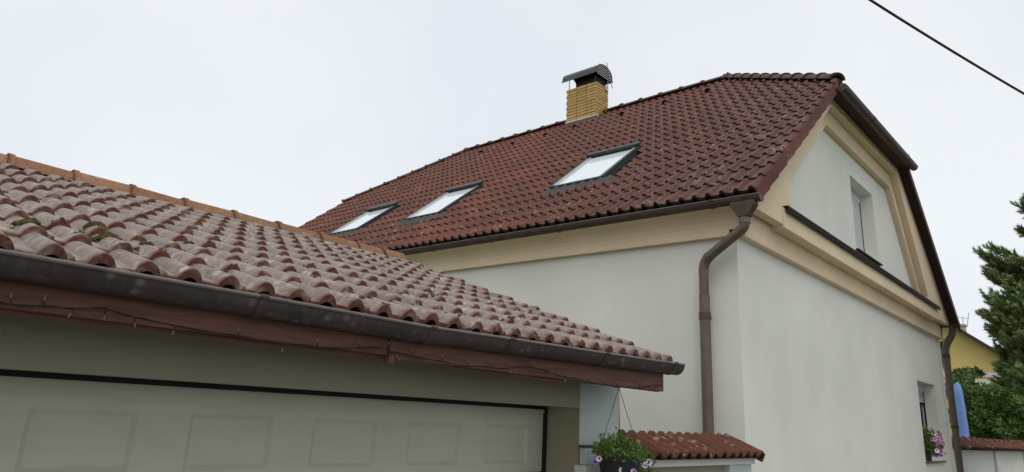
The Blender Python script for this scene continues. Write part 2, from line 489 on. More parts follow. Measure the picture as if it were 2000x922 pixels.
def clip_mesh(me, M4, planes):
    """bake the mesh into world space and cut it by planes [(point, normal)]; the side the normal points to goes"""
    bm = bmesh.new(); bm.from_mesh(me)
    bm.transform(M4)
    for co, no in planes:
        bmesh.ops.bisect_plane(bm, geom=bm.verts[:] + bm.edges[:] + bm.faces[:], plane_co=co, plane_no=no, clear_outer=True)
    return bm

exec_order = []

# ================================================================== GROUND
def sheet(name, pts, z, mat, nx=1):
    mb = MB(); mb.add([(x, y, z) for x, y in pts], [tuple(range(len(pts)))])
    o = mb.build(name, mat); o['kind'] = 'structure'; return o
sheet('ground', [(-300, -300), (500, -300), (500, 500), (-300, 500)], -0.012, M['grass'])
sheet('road', [(-120, -6.5), (260, -6.5), (260, -1.2), (-120, -1.2)], -0.004, M['asphalt'])
_p = MB(); _p.box(-40, 60, -1.2, 2.9, -0.2, 0.0); _p = _p.build('pavement', M['paving']); _p['kind'] = 'structure'
_p = MB(); _p.box(-60, 80, -1.34, -1.205, -0.2, 0.02); _p = _p.build('kerb', M['paving']); _p['kind'] = 'structure'

# ================================================================== HOUSE
HX, HY, HW, HL = 6.856, 2.822, 9.955, 11.25
MX = 11.7937
EX, VY = 6.5745, 2.534
VYF = HY + HL + 0.288
ZG, ZR, ZH, DLY = 2.2227 + H, 6.3108 + H, 4.7568 + H, 2.1124
ANG = math.atan2(ZR - ZG, MX - EX)
TAN = math.tan(ANG)
XH = EX + (ZH - ZG) / TAN
EXR = 2 * MX - EX
RY0, RY1 = HY + DLY, HY + HL - DLY         # ends of the ridge
def roof_pt(s, t, w=0.0):                  # s along the eave from the near verge, t up the slope
    return Vector((EX + t * cos(ANG) - w * sin(ANG), VY + s, ZG + t * sin(ANG) + w * cos(ANG)))

house = thing('house', 'white rendered house with cream gable border, dark red tiled half-hipped roof and three skylights', 'house', (MX, HY + HL / 2, 0))

# ---- walls
WY = 2.905
LWIN = (14.5, 15.93, -0.45 + H, 0.915 + H)
mb = prism([(HX + .08, 0), (HX + HW - .08, 0), (HX + HW - .08, 2.03 + H), (HX + .08, 2.03 + H)],
           [[(LWIN[0], LWIN[2]), (LWIN[1], LWIN[2]), (LWIN[1], LWIN[3]), (LWIN[0], LWIN[3])]], WY, WY + .30)
fix(mb.build('gable_wall', M['wall'], house))
mb = MB(); mb.box(HX + .08, HX + .38, WY + .302, HY + HL - .02, 0, 2.03 + H)
mb.build('side_wall', M['wall'], house)
mb = MB(); mb.box(HX + HW - .38, HX + HW - .08, WY + .302, HY + HL - .02, 0, 2.03 + H)
mb.build('side_wall', M['wall'], house)
UWIN = (11.36, 12.63, 2.668 + H, 3.875 + H)
def gz(x, d=0.0):                          # underside of the roof over x
    return min(ZG + (x - EX) * TAN, ZG + (EXR - x) * TAN, ZH + 0.3) - d
def gable_outline(x0, x1, zb, d, ztop):
    xa = EX + (ztop + d - ZG) / TAN
    xb = EXR - (ztop + d - ZG) / TAN
    return [(x0, zb), (x1, zb), (x1, gz(x1, d)), (xb, ztop), (xa, ztop), (x0, gz(x0, d))]
mb = prism(gable_outline(HX + .4, HX + HW - .4, 1.95 + H, 0.2, 4.62 + H),
           [[(UWIN[0], UWIN[2]), (UWIN[1], UWIN[2]), (UWIN[1], UWIN[3]), (UWIN[0], UWIN[3])]], 2.889, 2.889 + .3)
fix(mb.build('gable_field', M['wall'], house))
# far gable, plain
mb = prism(gable_outline(HX + .1, HX + HW - .1, 0.0, 0.2, 4.62 + H), [], HY + HL - .3, HY + HL)
fix(mb.build('gable_wall', M['wall'], house, label='far gable wall of the house'))
# ---- cream mouldings of the near gable
mb = MB(); mb.box(HX, HX + HW, HY, WY + .05, 1.886 + H, 2.20 + H)
bevel(mb.build('frieze_band', M['cream'], house), .008)
hole0 = [(8.0, 2.17 + H), (15.12, 2.17 + H), (15.12, 2.50 + H), (13.60, 4.50 + H), (10.00, 4.50 + H), (8.03, 2.95 + H)]
hole1 = [(8.17, 2.30 + H), (14.99, 2.30 + H), (14.99, 2.50 + H), (13.54, 4.243 + H), (10.05, 4.243 + H), (8.19, 2.80 + H)]
oo = gable_outline(HX - .05, HX + HW + .05, 2.165 + H, 0.075, 4.70 + H)
mb = prism(oo, [hole0], 2.686, 2.793)
o = fix(mb.build('gable_border', M['cream'], house)); bevel(o, .006)
mb = prism(gable_outline(HX + .3, HX + HW - .3, 2.19 + H, 0.16, 4.66 + H), [hole1], 2.795, 2.888)
o = fix(mb.build('gable_border', M['cream'], house, label='inner step of the cream gable border')); bevel(o, .006)
mb = MB(); mb.box(7.70, 15.74, 2.668, 2.86, 2.130 + H, 2.372 + H)
bevel(mb.build('ledge_band', M['cream'], house), .006)
mb = MB()
mb.box(7.72, 15.80, 2.630, 2.885, 2.374 + H, 2.390 + H); mb.box(7.72, 15.80, 2.626, 2.634, 2.320 + H, 2.392 + H)
mb.build('ledge_flashing', M['trim_dark'], house)
# ---- eave frieze along the side wall
prof = [(0.10, 1.886), (0.0, 1.886), (0.0, 1.95), (-.008, 2.00), (-.03, 2.05), (-.065, 2.09), (-.11, 2.118), (-.17, 2.13), (-.22, 2.135), (-.22, 2.16), (0.10, 2.16)]
mb = MB()
n = len(prof)
path = [(Vector((HX, y, H)), Vector((1, 0, 0)), Vector((0, 0, 1))) for y in (HY + .0, HY + HL)]
mb.sweep(prof, path, closed=True, caps=True)
fix(mb.build('eave_frieze', M['cream'], house))
mb = MB()
prof2 = [(HW - a, z) for a, z in prof]
mb.sweep(prof2, path, closed=True, caps=True)
fix(mb.build('eave_frieze', M['cream'], house))
# crack and old cable marks on the frieze are left to the material

# ---- roof deck
roof = link('roof', None, house, mat=Matrix.Translation((MX, HY + HL / 2, ZG)))
E3 = 0.035
def deck():
    mb = MB()
    o = -0.03
    def P(x, y, z): return (x, y, z + o)
    A = P(EX + .05, VY + .02, ZG + .04); B = P(EX + .05, VYF - .02, ZG + .04)
    C = P(XH, VYF - .02, ZH); D = P(MX, RY1, ZR); E_ = P(MX, RY0, ZR); F_ = P(XH, VY + .02, ZH)
    A2 = P(EXR - .05, VY + .02, ZG + .04); B2 = P(EXR - .05, VYF - .02, ZG + .04)
    C2 = P(2 * MX - XH, VYF - .02, ZH); F2 = P(2 * MX - XH, VY + .02, ZH)
    top = [A, B, C, D, E_, F_, A2, B2, C2, F2]
    bot = [(x, y, z - .05) for x, y, z in top]
    fs = [(0, 5, 4, 3, 2, 1), (6, 7, 8, 3, 4, 9), (5, 9, 4), (2, 3, 8)]
    mb.add(top, fs); mb.add(bot, [tuple(reversed(f)) for f in fs])
    # edge boards
    ed = [(0, 1), (1, 2), (2, 8), (8, 7), (7, 6), (6, 9), (9, 5), (5, 0)]
    for a, b in ed: mb.add([top[a], top[b], bot[b], bot[a]], [(0, 1, 2, 3)])
    return mb
o = deck().build('roof_deck', M['dark_wood'], roof)

# ---- tiles of the slope that faces the camera
ROLLP, GAU = 0.1515, 0.3535
TW = 2 * ROLLP
HT_TH = 0.032
me_ht = tile_mesh('house_tile', M['htile'], ROLLP, .036, 6, GAU, .42, HT_TH, lipround=False, taper=.006, rw=.47, pw=.55, pst=.55)
me_htv = tile_mesh('house_verge_tile', [M['htile'], M['verge']], ROLLP, .036, 6, GAU, .37, HT_TH, flap=.10, lipround=False, taper=.006, rw=.47, pw=.55, pst=.55)
me_hts = tile_mesh('house_tile_small', M['htile'], ROLLP, .036, 4, GAU, .40, HT_TH, lipround=False, taper=.006, rw=.47, pw=.55, pst=.55)
slope_len = math.hypot(MX - EX, ZR - ZG)
NROW = int(slope_len / GAU) + 1
NCOL = int(round((VYF - VY) / TW))
TH0 = (ZH - ZG) / sin(ANG)                  # slope distance at which the hips start
hipN = Vector((MX - XH, RY0 - VY, 0)); hipP0 = Vector((XH, VY, 0))
nh = Vector((hipN.y, -hipN.x, 0)).normalized()             # outward, towards the near gable
nf = Vector((nh.x, -nh.y, 0))
pl_near = (Vector((XH, VY, 0)), nh); pl_far = (Vector((XH, VYF, 0)), nf)
SKY = [(2.50, 3.42, 1.38, 2.67), (5.66, 6.55, 1.27, 2.55), (7.93, 8.86, 1.315, 2.48)]
VENTS = [(2.54, 0), (3.41, 0), (4.37, 0), (5.53, 0), (6.31, 0), (7.26, 0), (8.25, 0)]
cands = []
for r in range(NROW):
    for c in range(NCOL):
        s, t = (c + .5) * TW, r * GAU
        if t > slope_len - .12: continue
        skip = False
        for (s0, s1, t0, t1) in SKY:
            if s0 - .02 < s < s1 + .02 and t0 - .12 < t + .1 < t1 - .10: skip = True
        if skip: continue
        p = roof_pt(s, t)
        if t + .42 > TH0:
            k = (t - TH0) / (slope_len - TH0)
            lim = max(0, k) * (RY0 - VY)
            if s < lim - .22 or (VYF - VY) - s < lim - .22: continue
        cut = (t + .42 > TH0 and (s < 2.7 or s > (VYF - VY) - 2.7))
        cands.append(((p - Vector((0, 0, H))).length, r, c, cut))
cands.sort()
rest = MB(); nsingle = 0
U_, V_ = (0, -1, 0), (cos(ANG), 0, sin(ANG))
first_v = set()
for d, r, c, cut in cands:
    s, t = (c + .5) * TW, r * GAU
    T = frame(roof_pt(s, t), U_, V_) @ jit(.0012, .15)
    if r == NROW - 1: T = T @ Matrix.Scale(0.75, 4, (0, 1, 0))
    verge = (c == 0)
    me = me_htv if verge else me_ht
    if nsingle < 296:
        nsingle += 1
        if cut:
            pls = [pl_near] if c < NCOL / 2 else [pl_far]
            bm = clip_mesh(me, T, pls)
            if len(bm.faces) < 3: bm.free(); nsingle -= 1; continue
            m2 = bpy.data.meshes.new('cut_tile'); bm.to_mesh(m2); bm.free(); [m2.materials.append(q) for q in me.materials]
            link('verge_tile' if verge else 'roof_tile', m2, roof)
        else:
            link('verge_tile' if verge else 'roof_tile', me, roof, mat=T)
    else:
        me = me_htv if verge else me_hts
        bm = clip_mesh(me, T, ([pl_near] if s < 3 else [pl_far]) if cut else [])
        lay = bm.verts.layers.float.get('v'); lh = bm.verts.layers.float.get('h')
        vs = [v.co.copy() for v in bm.verts]; av = [v[lay] for v in bm.verts]
        bm.verts.index_update()
        for i_, v in enumerate(bm.verts): rest.h[len(rest.v) + i_] = v[lh]
        rest.add(vs, [tuple(v.index for v in f.verts) for f in bm.faces], av)
        bm.free()
o = rest.build('roof_tiles', M['htile'], roof, smooth=True, attr=True, angle=50, kind='stuff')
# the two hip faces and the far slope: same tiles, joined
def fill_slope(org, u, v, s0, s1, t1, planes, name):
    mb = MB()
    rr = 0
    t = 0.0
    while t < t1 - .1:
        s = s0 + TW / 2
        while s < s1:
            T = frame(Vector(org) + Vector(u) * s + Vector(v) * t, u, v)
            pc = T.translation
            if t + .40 > t1: T = T @ Matrix.Scale(max(.1, (t1 - t) / .40), 4, (0, 1, 0))
            if all((pc - co).dot(no) < .3 for co, no in planes):
                near = any((pc - co).dot(no) > -.6 for co, no in planes)
                bm = clip_mesh(me_hts, T, planes if near else [])
                lay = bm.verts.layers.float.get('v'); lh = bm.verts.layers.float.get('h')
                bm.verts.index_update()
                for i_, q in enumerate(bm.verts): mb.h[len(mb.v) + i_] = q[lh]
                mb.add([q.co.copy() for q in bm.verts], [tuple(q.index for q in f.verts) for f in bm.faces], [q[lay] for q in bm.verts])
                bm.free()
            s += TW
        t += GAU
    return mb.build(name, M['htile'], roof, smooth=True, attr=True, angle=50, kind='stuff')
mir = lambda n_: Vector((-n_.x, n_.y, 0))
fill_slope((EXR, VY, ZG), (0, 1, 0), (-cos(ANG), 0, sin(ANG)), 0, VYF - VY, slope_len,
           [(Vector((2 * MX - XH, VY, 0)), mir(nh)), (Vector((2 * MX - XH, VYF, 0)), mir(nf))], 'roof_tiles')
ha = math.atan2(ZR - ZH, RY0 - VY)
hl = math.hypot(ZR - ZH, RY0 - VY)
fill_slope((XH, VY, ZH), (1, 0, 0), (0, cos(ha), sin(ha)), 0, 2 * (MX - XH), hl,
           [(Vector((XH, VY, 0)), -nh), (Vector((2 * MX - XH, VY, 0)), -mir(nh))], 'roof_tiles')
fill_slope((2 * MX - XH, VYF, ZH), (-1, 0, 0), (0, -cos(ha), sin(ha)), 0, 2 * (MX - XH), hl,
           [(Vector((XH, VYF, 0)), -nf), (Vector((2 * MX - XH, VYF, 0)), -mir(nf))], 'roof_tiles')

# ---- ridge and hip tiles
def ridge_mesh(name, mat, L=.46, r=.10, flare=.014, ang=150, n=9, flat=False, th=.014):
    """half-round tile along +y, a thicker collar at y=0"""
    mb = MB()
    if flat: sec = [(-1.15, -.32), (-.70, .30), (-.42, .50), (.42, .50), (.70, .30), (1.15, -.32)]
    else: sec = [(sin(R(-ang / 2 + ang * k / (n - 1))), cos(R(-ang / 2 + ang * k / (n - 1)))) for k in range(n)]
    m = len(sec)
    ys = [(0.0, 1.0 + flare / r), (0.045, 1.0 + flare / r), (0.052, 1.0), (L, 1.0 - .004 / r)]
    rows = [[(a * r * k, y, b * r * k) for a, b in sec] for y, k in ys]
    av = []
    for y, k in ys: av += [y] * m
    mb.add([q for rw in rows for q in rw], [(i * m + k, i * m + k + 1, (i + 1) * m + k + 1, (i + 1) * m + k) for i in range(3) for k in range(m - 1)], av)
    k2 = 1.0 - th / r
    inn = [[(a * r * k2, y, b * r * k2) for a, b in sec] for y in (0.0, L)]
    mb.add([q for rw in inn for q in rw], [(k, m + k, m + k + 1, k + 1) for k in range(m - 1)], [0.02] * (2 * m))
    mb.add(rows[0] + inn[0], [(m + k, m + k + 1, k + 1, k) for k in range(m - 1)], [0.0] * (2 * m))
    mb.add(rows[3] + inn[1], [(k, k + 1, m + k + 1, m + k) for k in range(m - 1)], [0.3] * (2 * m))
    mb.add([rows[0][0], rows[3][0], inn[1][0], inn[0][0]], [(0, 1, 2, 3)], [.1] * 4)
    mb.add([rows[0][-1], rows[3][-1], inn[1][-1], inn[0][-1]], [(3, 2, 1, 0)], [.1] * 4)
    return mb.mesh(name, mat, smooth=True, attr=True, angle=35)
me_rt = ridge_mesh('ridge_tile', M['hridge'], r=.115, flare=.020)
def ridge_run(p0, p1, step, name='ridge_tile', me=None, parent=None, dz=0.0, coll_at_start=True):
    p0, p1 = Vector(p0), Vector(p1)
    d = (p1 - p0); n_ = max(1, int(round(d.length / step))); st = d.length / n_
    d.normalize()
    for k in range(n_):
        u = d.cross(Vector((0, 0, 1))).normalized()
        w = u.cross(d)
        m4 = Matrix((u, d, w)).transposed().to_4x4()
        m4.translation = p0 + d * st * k + w * dz
        J = Matrix.Rotation(R(random.gauss(0, .7)), 4, 'X') @ Matrix.Rotation(R(random.gauss(0, .6)), 4, 'Z')
        link(name, me, parent, mat=m4 @ J)
CH = (11.46, 11.93, 7.77, 8.57)              # chimney footprint
ridge_run((MX, RY0 + .05, ZR + .005), (MX, CH[2] - .02, ZR + .005), .43, me=me_rt, parent=roof)
ridge_run((MX, CH[3] + .02, ZR + .005), (MX, RY1, ZR + .005), .43, me=me_rt, parent=roof)
ridge_run((XH + .03, VY + .02, ZH + .015), (MX, RY0, ZR + .0), .34, 'hip_tile', me_rt, roof)
ridge_run((2 * MX - XH - .03, VY + .02, ZH + .015), (MX, RY0, ZR + .0), .34, 'hip_tile', me_rt, roof)
ridge_run((XH + .03, VYF - .02, ZH + .015), (MX, RY1, ZR + .0), .40, 'hip_tile', me_rt, roof)
ridge_run((2 * MX - XH - .03, VYF - .02, ZH + .015), (MX, RY1, ZR + .0), .40, 'hip_tile', me_rt, roof)
# end caps where hips and ridge meet
for y in (RY0 + .03, RY1 - .03):
    mb = MB(); seg = 10
    vs = []; 
    for j in range(5):
        for i in range(seg):
            a, b = 2 * pi * i / seg, pi / 2 * j / 4
            vs.append((MX + .15 * cos(a) * cos(b), y + .17 * sin(a) * cos(b), ZR + .01 + .11 * sin(b)))
    mb.add(vs, [(j * seg + i, j * seg + (i + 1) % seg, (j + 1) * seg + (i + 1) % seg, (j + 1) * seg + i) for j in range(4) for i in range(seg)], [.1] * len(vs))
    mb.build('ridge_cap', M['hridge'], roof, smooth=True, attr=True)
# vent tiles
vm = MB(); seg = 8
vs, av = [], []
for j, (v, k) in enumerate([(0.0, 1.0), (0.06, .98), (.16, .72), (.25, .25)]):
    for i in range(seg + 1):
        a = pi * i / seg
        vs.append((-.095 * cos(a) * (1.0 if j < 2 else k * 1.1), v, .105 * sin(a) * k - .01 * j))
        av.append(v)
vm.add(vs, [(j * (seg + 1) + i, j * (seg + 1) + i + 1, (j + 1) * (seg + 1) + i + 1, (j + 1) * (seg + 1) + i) for j in range(3) for i in range(seg)], av)
vm.add([(q[0] * .9, .012, q[2] * .9) for q in vs[:seg + 1]] + [(0, .012, 0)], [(i, i + 1, seg + 1) for i in range(seg)], mi=1)
me_vent = vm.mesh('vent_tile', [M['hridge'], M['black']], smooth=True, attr=True, angle=50)
for s, _ in VENTS:
    link('vent_tile', me_vent, roof, mat=frame(roof_pt(s, 5.80, .025), U_, V_) @ Matrix.Scale(.82, 4))

# ---- skylights
def skylight(i, s0, s1, t0, t1):
    S = frame(roof_pt((s0 + s1) / 2, (t0 + t1) / 2), U_, V_)
    sk = link('skylight', None, house, mat=S)
    w, h = (s1 - s0) / 2, (t1 - t0) / 2
    # outer cladding frame (four bars), a hood at the top, glass, white bead, flashing
    mb = MB()
    b = .045
    mb.box(-w, -w + b, -h, h, -.05, .105, mat=S); mb.box(w - b, w, -h, h, -.05, .105, mat=S)
    mb.box(-w + b, w - b, -h, -h + b, -.05, .098, mat=S); mb.box(-w + b, w - b, h - b, h, -.05, .104, mat=S)
    bevel(mb.build('frame', M['alu'], sk), .008)
    mb = MB(); mb.box(-w - .012, w + .012, h - .075, h + .05, .107, .150, mat=S)
    bevel(mb.build('hood', M['alu'], sk), .012)
    mb = MB()
    for x in (-w + b + .002, w - b - .032): mb.box(x, x + .030, -h + b, h - b - .03, .070, .102, mat=S)
    mb.box(-w + b + .034, w - b - .034, -h + b + .002, -h + b + .03, .070, .094, mat=S)
    mb.build('glazing_bead', M['alu_light'], sk)
    mb = MB(); mb.box(-w + b + .034, w - b - .034, -h + b + .032, h - b - .002, .060, .078, mat=S)
    mb.build('pane', M['sky_pane'], sk)
    mb = MB(); mb.box(-w - .03, -w - .001, -h - .02, h + .05, -.02, .040, mat=S); mb.box(w + .001, w + .03, -h - .02, h + .05, -.02, .040, mat=S)
    mb.box(-w - .03, w + .03, h + .051, h + .12, -.01, .035, mat=S)
    mb.build('side_flashing', M['alu'], sk)
    # corrugated lead apron that follows the tiles below
    mb = MB(); n = 96; vs = []
    A0, A1 = -w - .06, w + .15
    for j, (v, dw) in enumerate([(-h - .20, .0), (-h - .12, .004), (-h + .01, .05)]):
        for k in range(n + 1):
            u = A0 + (A1 - A0) * k / n
            g = ((u - (s0 + s1) / 2) / ROLLP) % 1.0      # roll phase, aligned to the tile grid
            ph = ((-(u) + (s0 + s1) / 2) / ROLLP) % 1.0
            q = (ph - .49) / .47
            hh = .036 * (sin(pi * q) ** .85) if 0 < q < 1 else 0.0
            vs.append(S @ Vector((u, v, .026 + hh * (1 - .5 * (j == 2)) + dw)))
    mb.add(vs, [(j * (n + 1) + k, j * (n + 1) + k + 1, (j + 1) * (n + 1) + k + 1, (j + 1) * (n + 1) + k) for j in range(2) for k in range(n)])
    mb.build('apron', M['lead'], sk, smooth=True)
for i, q in enumerate(SKY): skylight(i, *q)

# ---- chimney
chim = link('chimney', None, house, mat=Matrix.Translation((CH[0], CH[2], 5.9 + H)))
ZC0, ZC1 = 5.75 + H, 6.985 + H
mb = MB(); mb.box(CH[0] + .012, CH[1] - .012, CH[2] + .012, CH[3] - .012, ZC0, ZC1 - .006)
mb.build('chimney_core', M['mortar'], chim)
bp = .0705; rows_ = 11
def brick_me(L, Wd=.115, Hh=.057):
    mb = MB(); mb.box(0, L, 0, Wd, 0, Hh)
    me = mb.mesh('brick', M['brick']); return me
bl = {}
def brick(L, T):
    key = round(L, 3)
    if key not in bl: bl[key] = brick_me(key)
    o = link('brick', bl[key], chim, mat=T)
    if key + 0 not in bev: bev.add(key)
bev = set()
for key in (): pass
LY, LX = CH[3] - CH[2], CH[1] - CH[0]
for r in range(rows_):
    z = ZC1 - (r + 1) * bp + .006
    off = r % 2
    for side in (0, 1):                       # long faces (x = low, x = high)
        y = CH[2]; segs = [.25, .25, .25, .0] if off else [.125, .25, .25, .125]
        tot = LY - .012 * 0
        a = CH[2] + (.0 if off else .12)
        segs = ([.262, .262, .262] if off else [.145, .262, .262]) 
        a = CH[2] if off else CH[2] + .12
        for k, L in enumerate(segs):
            if a + .06 > CH[3]: break
            L2 = min(L, CH[3] - a) - .013
            x = CH[0] - random.uniform(0, .006) if side == 0 else CH[1] - .115 + random.uniform(0, .006)
            T = Matrix.Translation((x, a, z))
            T = T @ Matrix(((0, 1, 0, 0), (1, 0, 0, 0), (0, 0, 1, 0), (0, 0, 0, 1)))
            brick(L2, T)
            a += L
    for side in (0, 1):                       # short faces
        a = CH[0] + (.12 if off else 0.0); e = CH[1] - (.12 if off else 0)
        if off: segs = [e - a]
        else: segs = [.235, e - a - .235]
        for L in segs:
            y = CH[2] - random.uniform(0, .006) if side == 0 else CH[3] - .115 + random.uniform(0, .006)
            brick(L - .013, Matrix.Translation((a, y, z)))
            a += L
zb = ZC1 - rows_ * bp
mb = MB(); mb.box(CH[0] - .008, CH[1] + .008, CH[2] - .008, CH[3] + .008, zb - .045, zb)
mb.build('mortar_strip', M['mortar_light'], chim)
mb = prism([(CH[0] - .018, ZC0), (CH[1] + .018, ZC0), (CH[1] + .018, zb - .047), (CH[0] - .018, zb - .047)], [], CH[2] - .018, CH[3] + .018)
fix(mb.build('base_flashing', M['flash'], chim))
# step flashing against the tiles
# barrel cap
cy0, cy1 = 7.71, 8.66; cxm, rx, rz, zs = (11.41 + 12.0) / 2, .30, .25, 7.20 + H
mb = MB(); n = 14
prof = []
for k in range(n + 1):
    a = pi * k / n
    prof.append((-rx * cos(a), rz * sin(a) ** .8))
prof = [(-rx - .03, -.035)] + prof + [(rx + .03, -.035)]
inner = [(a * .975, b - .008) for a, b in reversed(prof)]
mb.sweep(prof + inner, [(Vector((cxm, y, zs)), Vector((1, 0, 0)), Vector((0, 0, 1))) for y in (cy0, cy1)], closed=True, caps=True)
o = fix(mb.build('cap_hood', M['cap'], chim, smooth=False))
mb = MB(); mb.box(cxm - .17, cxm + .17, CH[2] + .03, CH[2] + .60, ZC1 - .02, zs + .10)
mb.build('flue_box', M['black'], chim)
mb = MB(); mb.box(cxm - rx + .02, cxm + rx - .02, cy0 + .026, cy0 + .036, zs - .05, zs + .12); mb.box(cxm - rx * .7, cxm + rx * .7, cy0 + .026, cy0 + .034, zs + .121, zs + .215)
mb.build('end_panel', M['black'], chim)
for k in range(6):
    z = zs - .045 + k * .050
    q = min(1, max(0, (z - zs) / rz)); hw = rx * math.sqrt(max(.05, 1 - q ** 2.2)) - .015
    mb = MB(); mb.box(cxm - hw, cxm + hw, cy0 + .012, cy0 + .022, z, z + .017)
    mb.build('louvre_slat', M['steel'], chim)
mb = MB()
for x in (CH[0] + .03, CH[1] - .03):
    for y in (CH[2] + .05, CH[3] - .05):
        mb.tube([(x, y, ZC1 - .05), (x, y, zs + .02)], .009, 6)
mb.build('cap_support', M['cap'], chim)
mb = MB(); mb.tube([(11.80, 7.735, 7.57 + H), (11.83, 7.72, 7.40 + H), (11.99, 7.70, 7.00 + H)], .011, 6)
mb.build('cap_brace', M['steel'], chim)
mb = MB(); mb.box(CH[1] - .16, CH[1] - .04, CH[2] - .03, CH[2] - .008, ZC1 - .09, ZC1 + .02)
mb.tube([(CH[1] - .05, CH[2] - .02, ZC1 - .02), (CH[1] - .05, CH[2] - .02, zs - .02)], .012, 6)
mb.build('cap_bracket', M['steel'], chim)

# ---- gutters
def gutter_prof(r, lip=.012, n=10, t=.004):
    out = [(-r * cos(pi * k / n), -r * sin(pi * k / n)) for k in range(n + 1)]
    q = [(out[0][0] + lip * .2 * cos(a) - lip * .1, out[0][1] + lip * .5 + lip * .5 * sin(a)) for a in (R(200), R(120), R(40))]
    inn = [((r - t) * -cos(pi * k / n), (r - t) * -sin(pi * k / n)) for k in range(n + 1)]
    return [(-r - .006, .008), (-r + .004, .012)] + list(reversed([(-a, b) for a, b in reversed(inn)]))[0:0] + inn + [(r, 0.0)] + list(reversed(out))
def gutter(name, parent, pts, A, r, mat, joints=(), endcap=(True, True), jl=.05, bead=True):
    """pts: centre line at rim height ; A: direction from the outer rim to the back"""
    pts = [Vector(p) for p in pts]; A = Vector(A).normalized(); Z = Vector((0, 0, 1))
    n = 12; t = .004
    out = [(-r * cos(pi * k / n), -r * sin(pi * k / n) * 1.02) for k in range(n + 1)]
    inn = [(-(r - t) * cos(pi * k / n), -(r - t) * sin(pi * k / n)) for k in range(n, -1, -1)]
    g = link(name, None, parent, mat=Matrix.Translation(pts[0]))
    mb = MB(); mb.sweep(out + inn, [(p, A, Z) for p in pts], closed=True, caps=True)
    mb.build('trough', mat, g, smooth=True, angle=40)
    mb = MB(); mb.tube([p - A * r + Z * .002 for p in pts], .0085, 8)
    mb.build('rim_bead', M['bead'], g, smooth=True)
    d = (pts[-1] - pts[0]).normalized()
    for e, p, sg in ((endcap[0], pts[0], -1), (endcap[1], pts[-1], 1)):
        if e:
            m_ = MB(); q = [p + A * a + Z * b for a, b in out]
            q2 = [x + d * sg * .006 for x in q]
            k = len(q)
            m_.add(q + q2, [tuple(range(k)), tuple(range(2 * k - 1, k - 1, -1))] + [(i, (i + 1) % k, k + (i + 1) % k, k + i) for i in range(k)])
            fix(m_.build('end_cap', mat, g))
    r2 = r + .005
    o2 = [(-r2 * cos(pi * k / n), -r2 * sin(pi * k / n) * 1.02) for k in range(n + 1)]
    i2 = [(-(r + .0005) * cos(pi * k / n), -(r + .0005) * sin(pi * k / n) * 1.02) for k in range(n, -1, -1)]
    for jp in joints:
        jp = Vector(jp)
        m_ = MB(); m_.sweep(o2 + i2, [(jp - d * jl / 2, A, Z), (jp + d * jl / 2, A, Z)], closed=True, caps=True)
        m_.tube([jp - A * r - d * jl / 2 + Z * .002, jp - A * r + d * jl / 2 + Z * .002], .0125, 8)
        m_.build('joint_sleeve', mat, g, smooth=True, angle=40)
    return g
GR = .066
def ep(s, dz=0): return (EX + GR - .0, VY + s, ZG - .018 + dz)
hg = gutter('gutter', house, [ep(-.02), ep(11.85)], (1, 0, 0), GR, M['brown_metal'], [ep(s) for s in (.48, 2.48, 3.61, 4.74, 6.8, 8.8)])
def epr(s): return (EXR - GR, VY + s, ZG - .018)
gutter('gutter', house, [epr(-.02), epr(11.85)], (-1, 0, 0), GR, M['brown_metal'], [epr(s) for s in (2, 4)])
hgy = 2.455
gutter('hip_gutter', house, [(9.66, hgy, 4.60 + H), (13.92, hgy, 4.685 + H)], (0, 1, 0), .068, M['brown_metal'], [(11.1, hgy, 4.63 + H)])
# hopper, elbow and downpipe near the corner
dp = link('downpipe', None, house, mat=Matrix.Translation((HX - .03, 3.232, 0)))
mb = MB()
gx = EX + GR; gyy = VY + .155
vs = []
for (z, hx_, hy_) in ((2.155, .058, .125), (2.115, .060, .125), (2.04, .055, .075), (2.00, .050, .055)):
    vs += [Vector((gx + sx * hx_, gyy + sy * hy_, z + H)) for sx, sy in ((-1, -1), (1, -1), (1, 1), (-1, 1))]
mb.add(vs, [(j * 4 + k, j * 4 + (k + 1) % 4, (j + 1) * 4 + (k + 1) % 4, (j + 1) * 4 + k) for j in range(3) for k in range(4)])
o = mb.build('hopper', M['brown_metal'], dp); bevel(o, .01)
def rounded(pts, r=.10, seg=6):
    pts = [Vector(p) for p in pts]; out = [pts[0]]
    for a, b, c in zip(pts, pts[1:], pts[2:]):
        d1, d2 = (a - b), (c - b); k = min(r, d1.length * .45, d2.length * .45)
        p, q = b + d1.normalized() * k, b + d2.normalized() * k
        for i in range(seg + 1):
            t = i / seg; out.append(p * (1 - t) ** 2 + b * 2 * t * (1 - t) + q * t * t)
    out.append(pts[-1]); return out
PX, PY = HX - .03, 3.232
pth = rounded([(gx, gyy, 2.03 + H), (gx, gyy, 1.90 + H), (PX, PY, 1.63 + H), (PX, PY, 1.25 + H)], .11)
mb = MB(); mb.tube(pth, .052, 16); mb.build('elbow_pipe', M['brown_pipe'], dp, smooth=True, angle=60)
mb = MB(); mb.tube([(PX, PY, 1.27 + H), (PX, PY, 0)], .055, 18); mb.build('straight_pipe', M['brown_pipe'], dp, smooth=True, angle=60)
mb = MB(); mb.tube([(PX, PY, 1.085 + H), (PX, PY, 1.01 + H)], .061, 18); mb.box(PX + .03, HX + .08, PY - .02, PY + .02, 1.03 + H, 1.06 + H)
mb.build('pipe_clamp', M['brown_metal'], dp, smooth=True, angle=40)
mb = MB(); mb.tube([pth[1] + Vector((0, 0, .03)), pth[1] - Vector((0, 0, .03))], .056, 16); mb.build('socket', M['brown_pipe'], dp, smooth=True, angle=40)
mb = MB()
for k in (9, ): 
    d = (pth[k + 1] - pth[k]).normalized(); mb.tube([pth[k] - d * .02, pth[k] + d * .02], .055, 16)
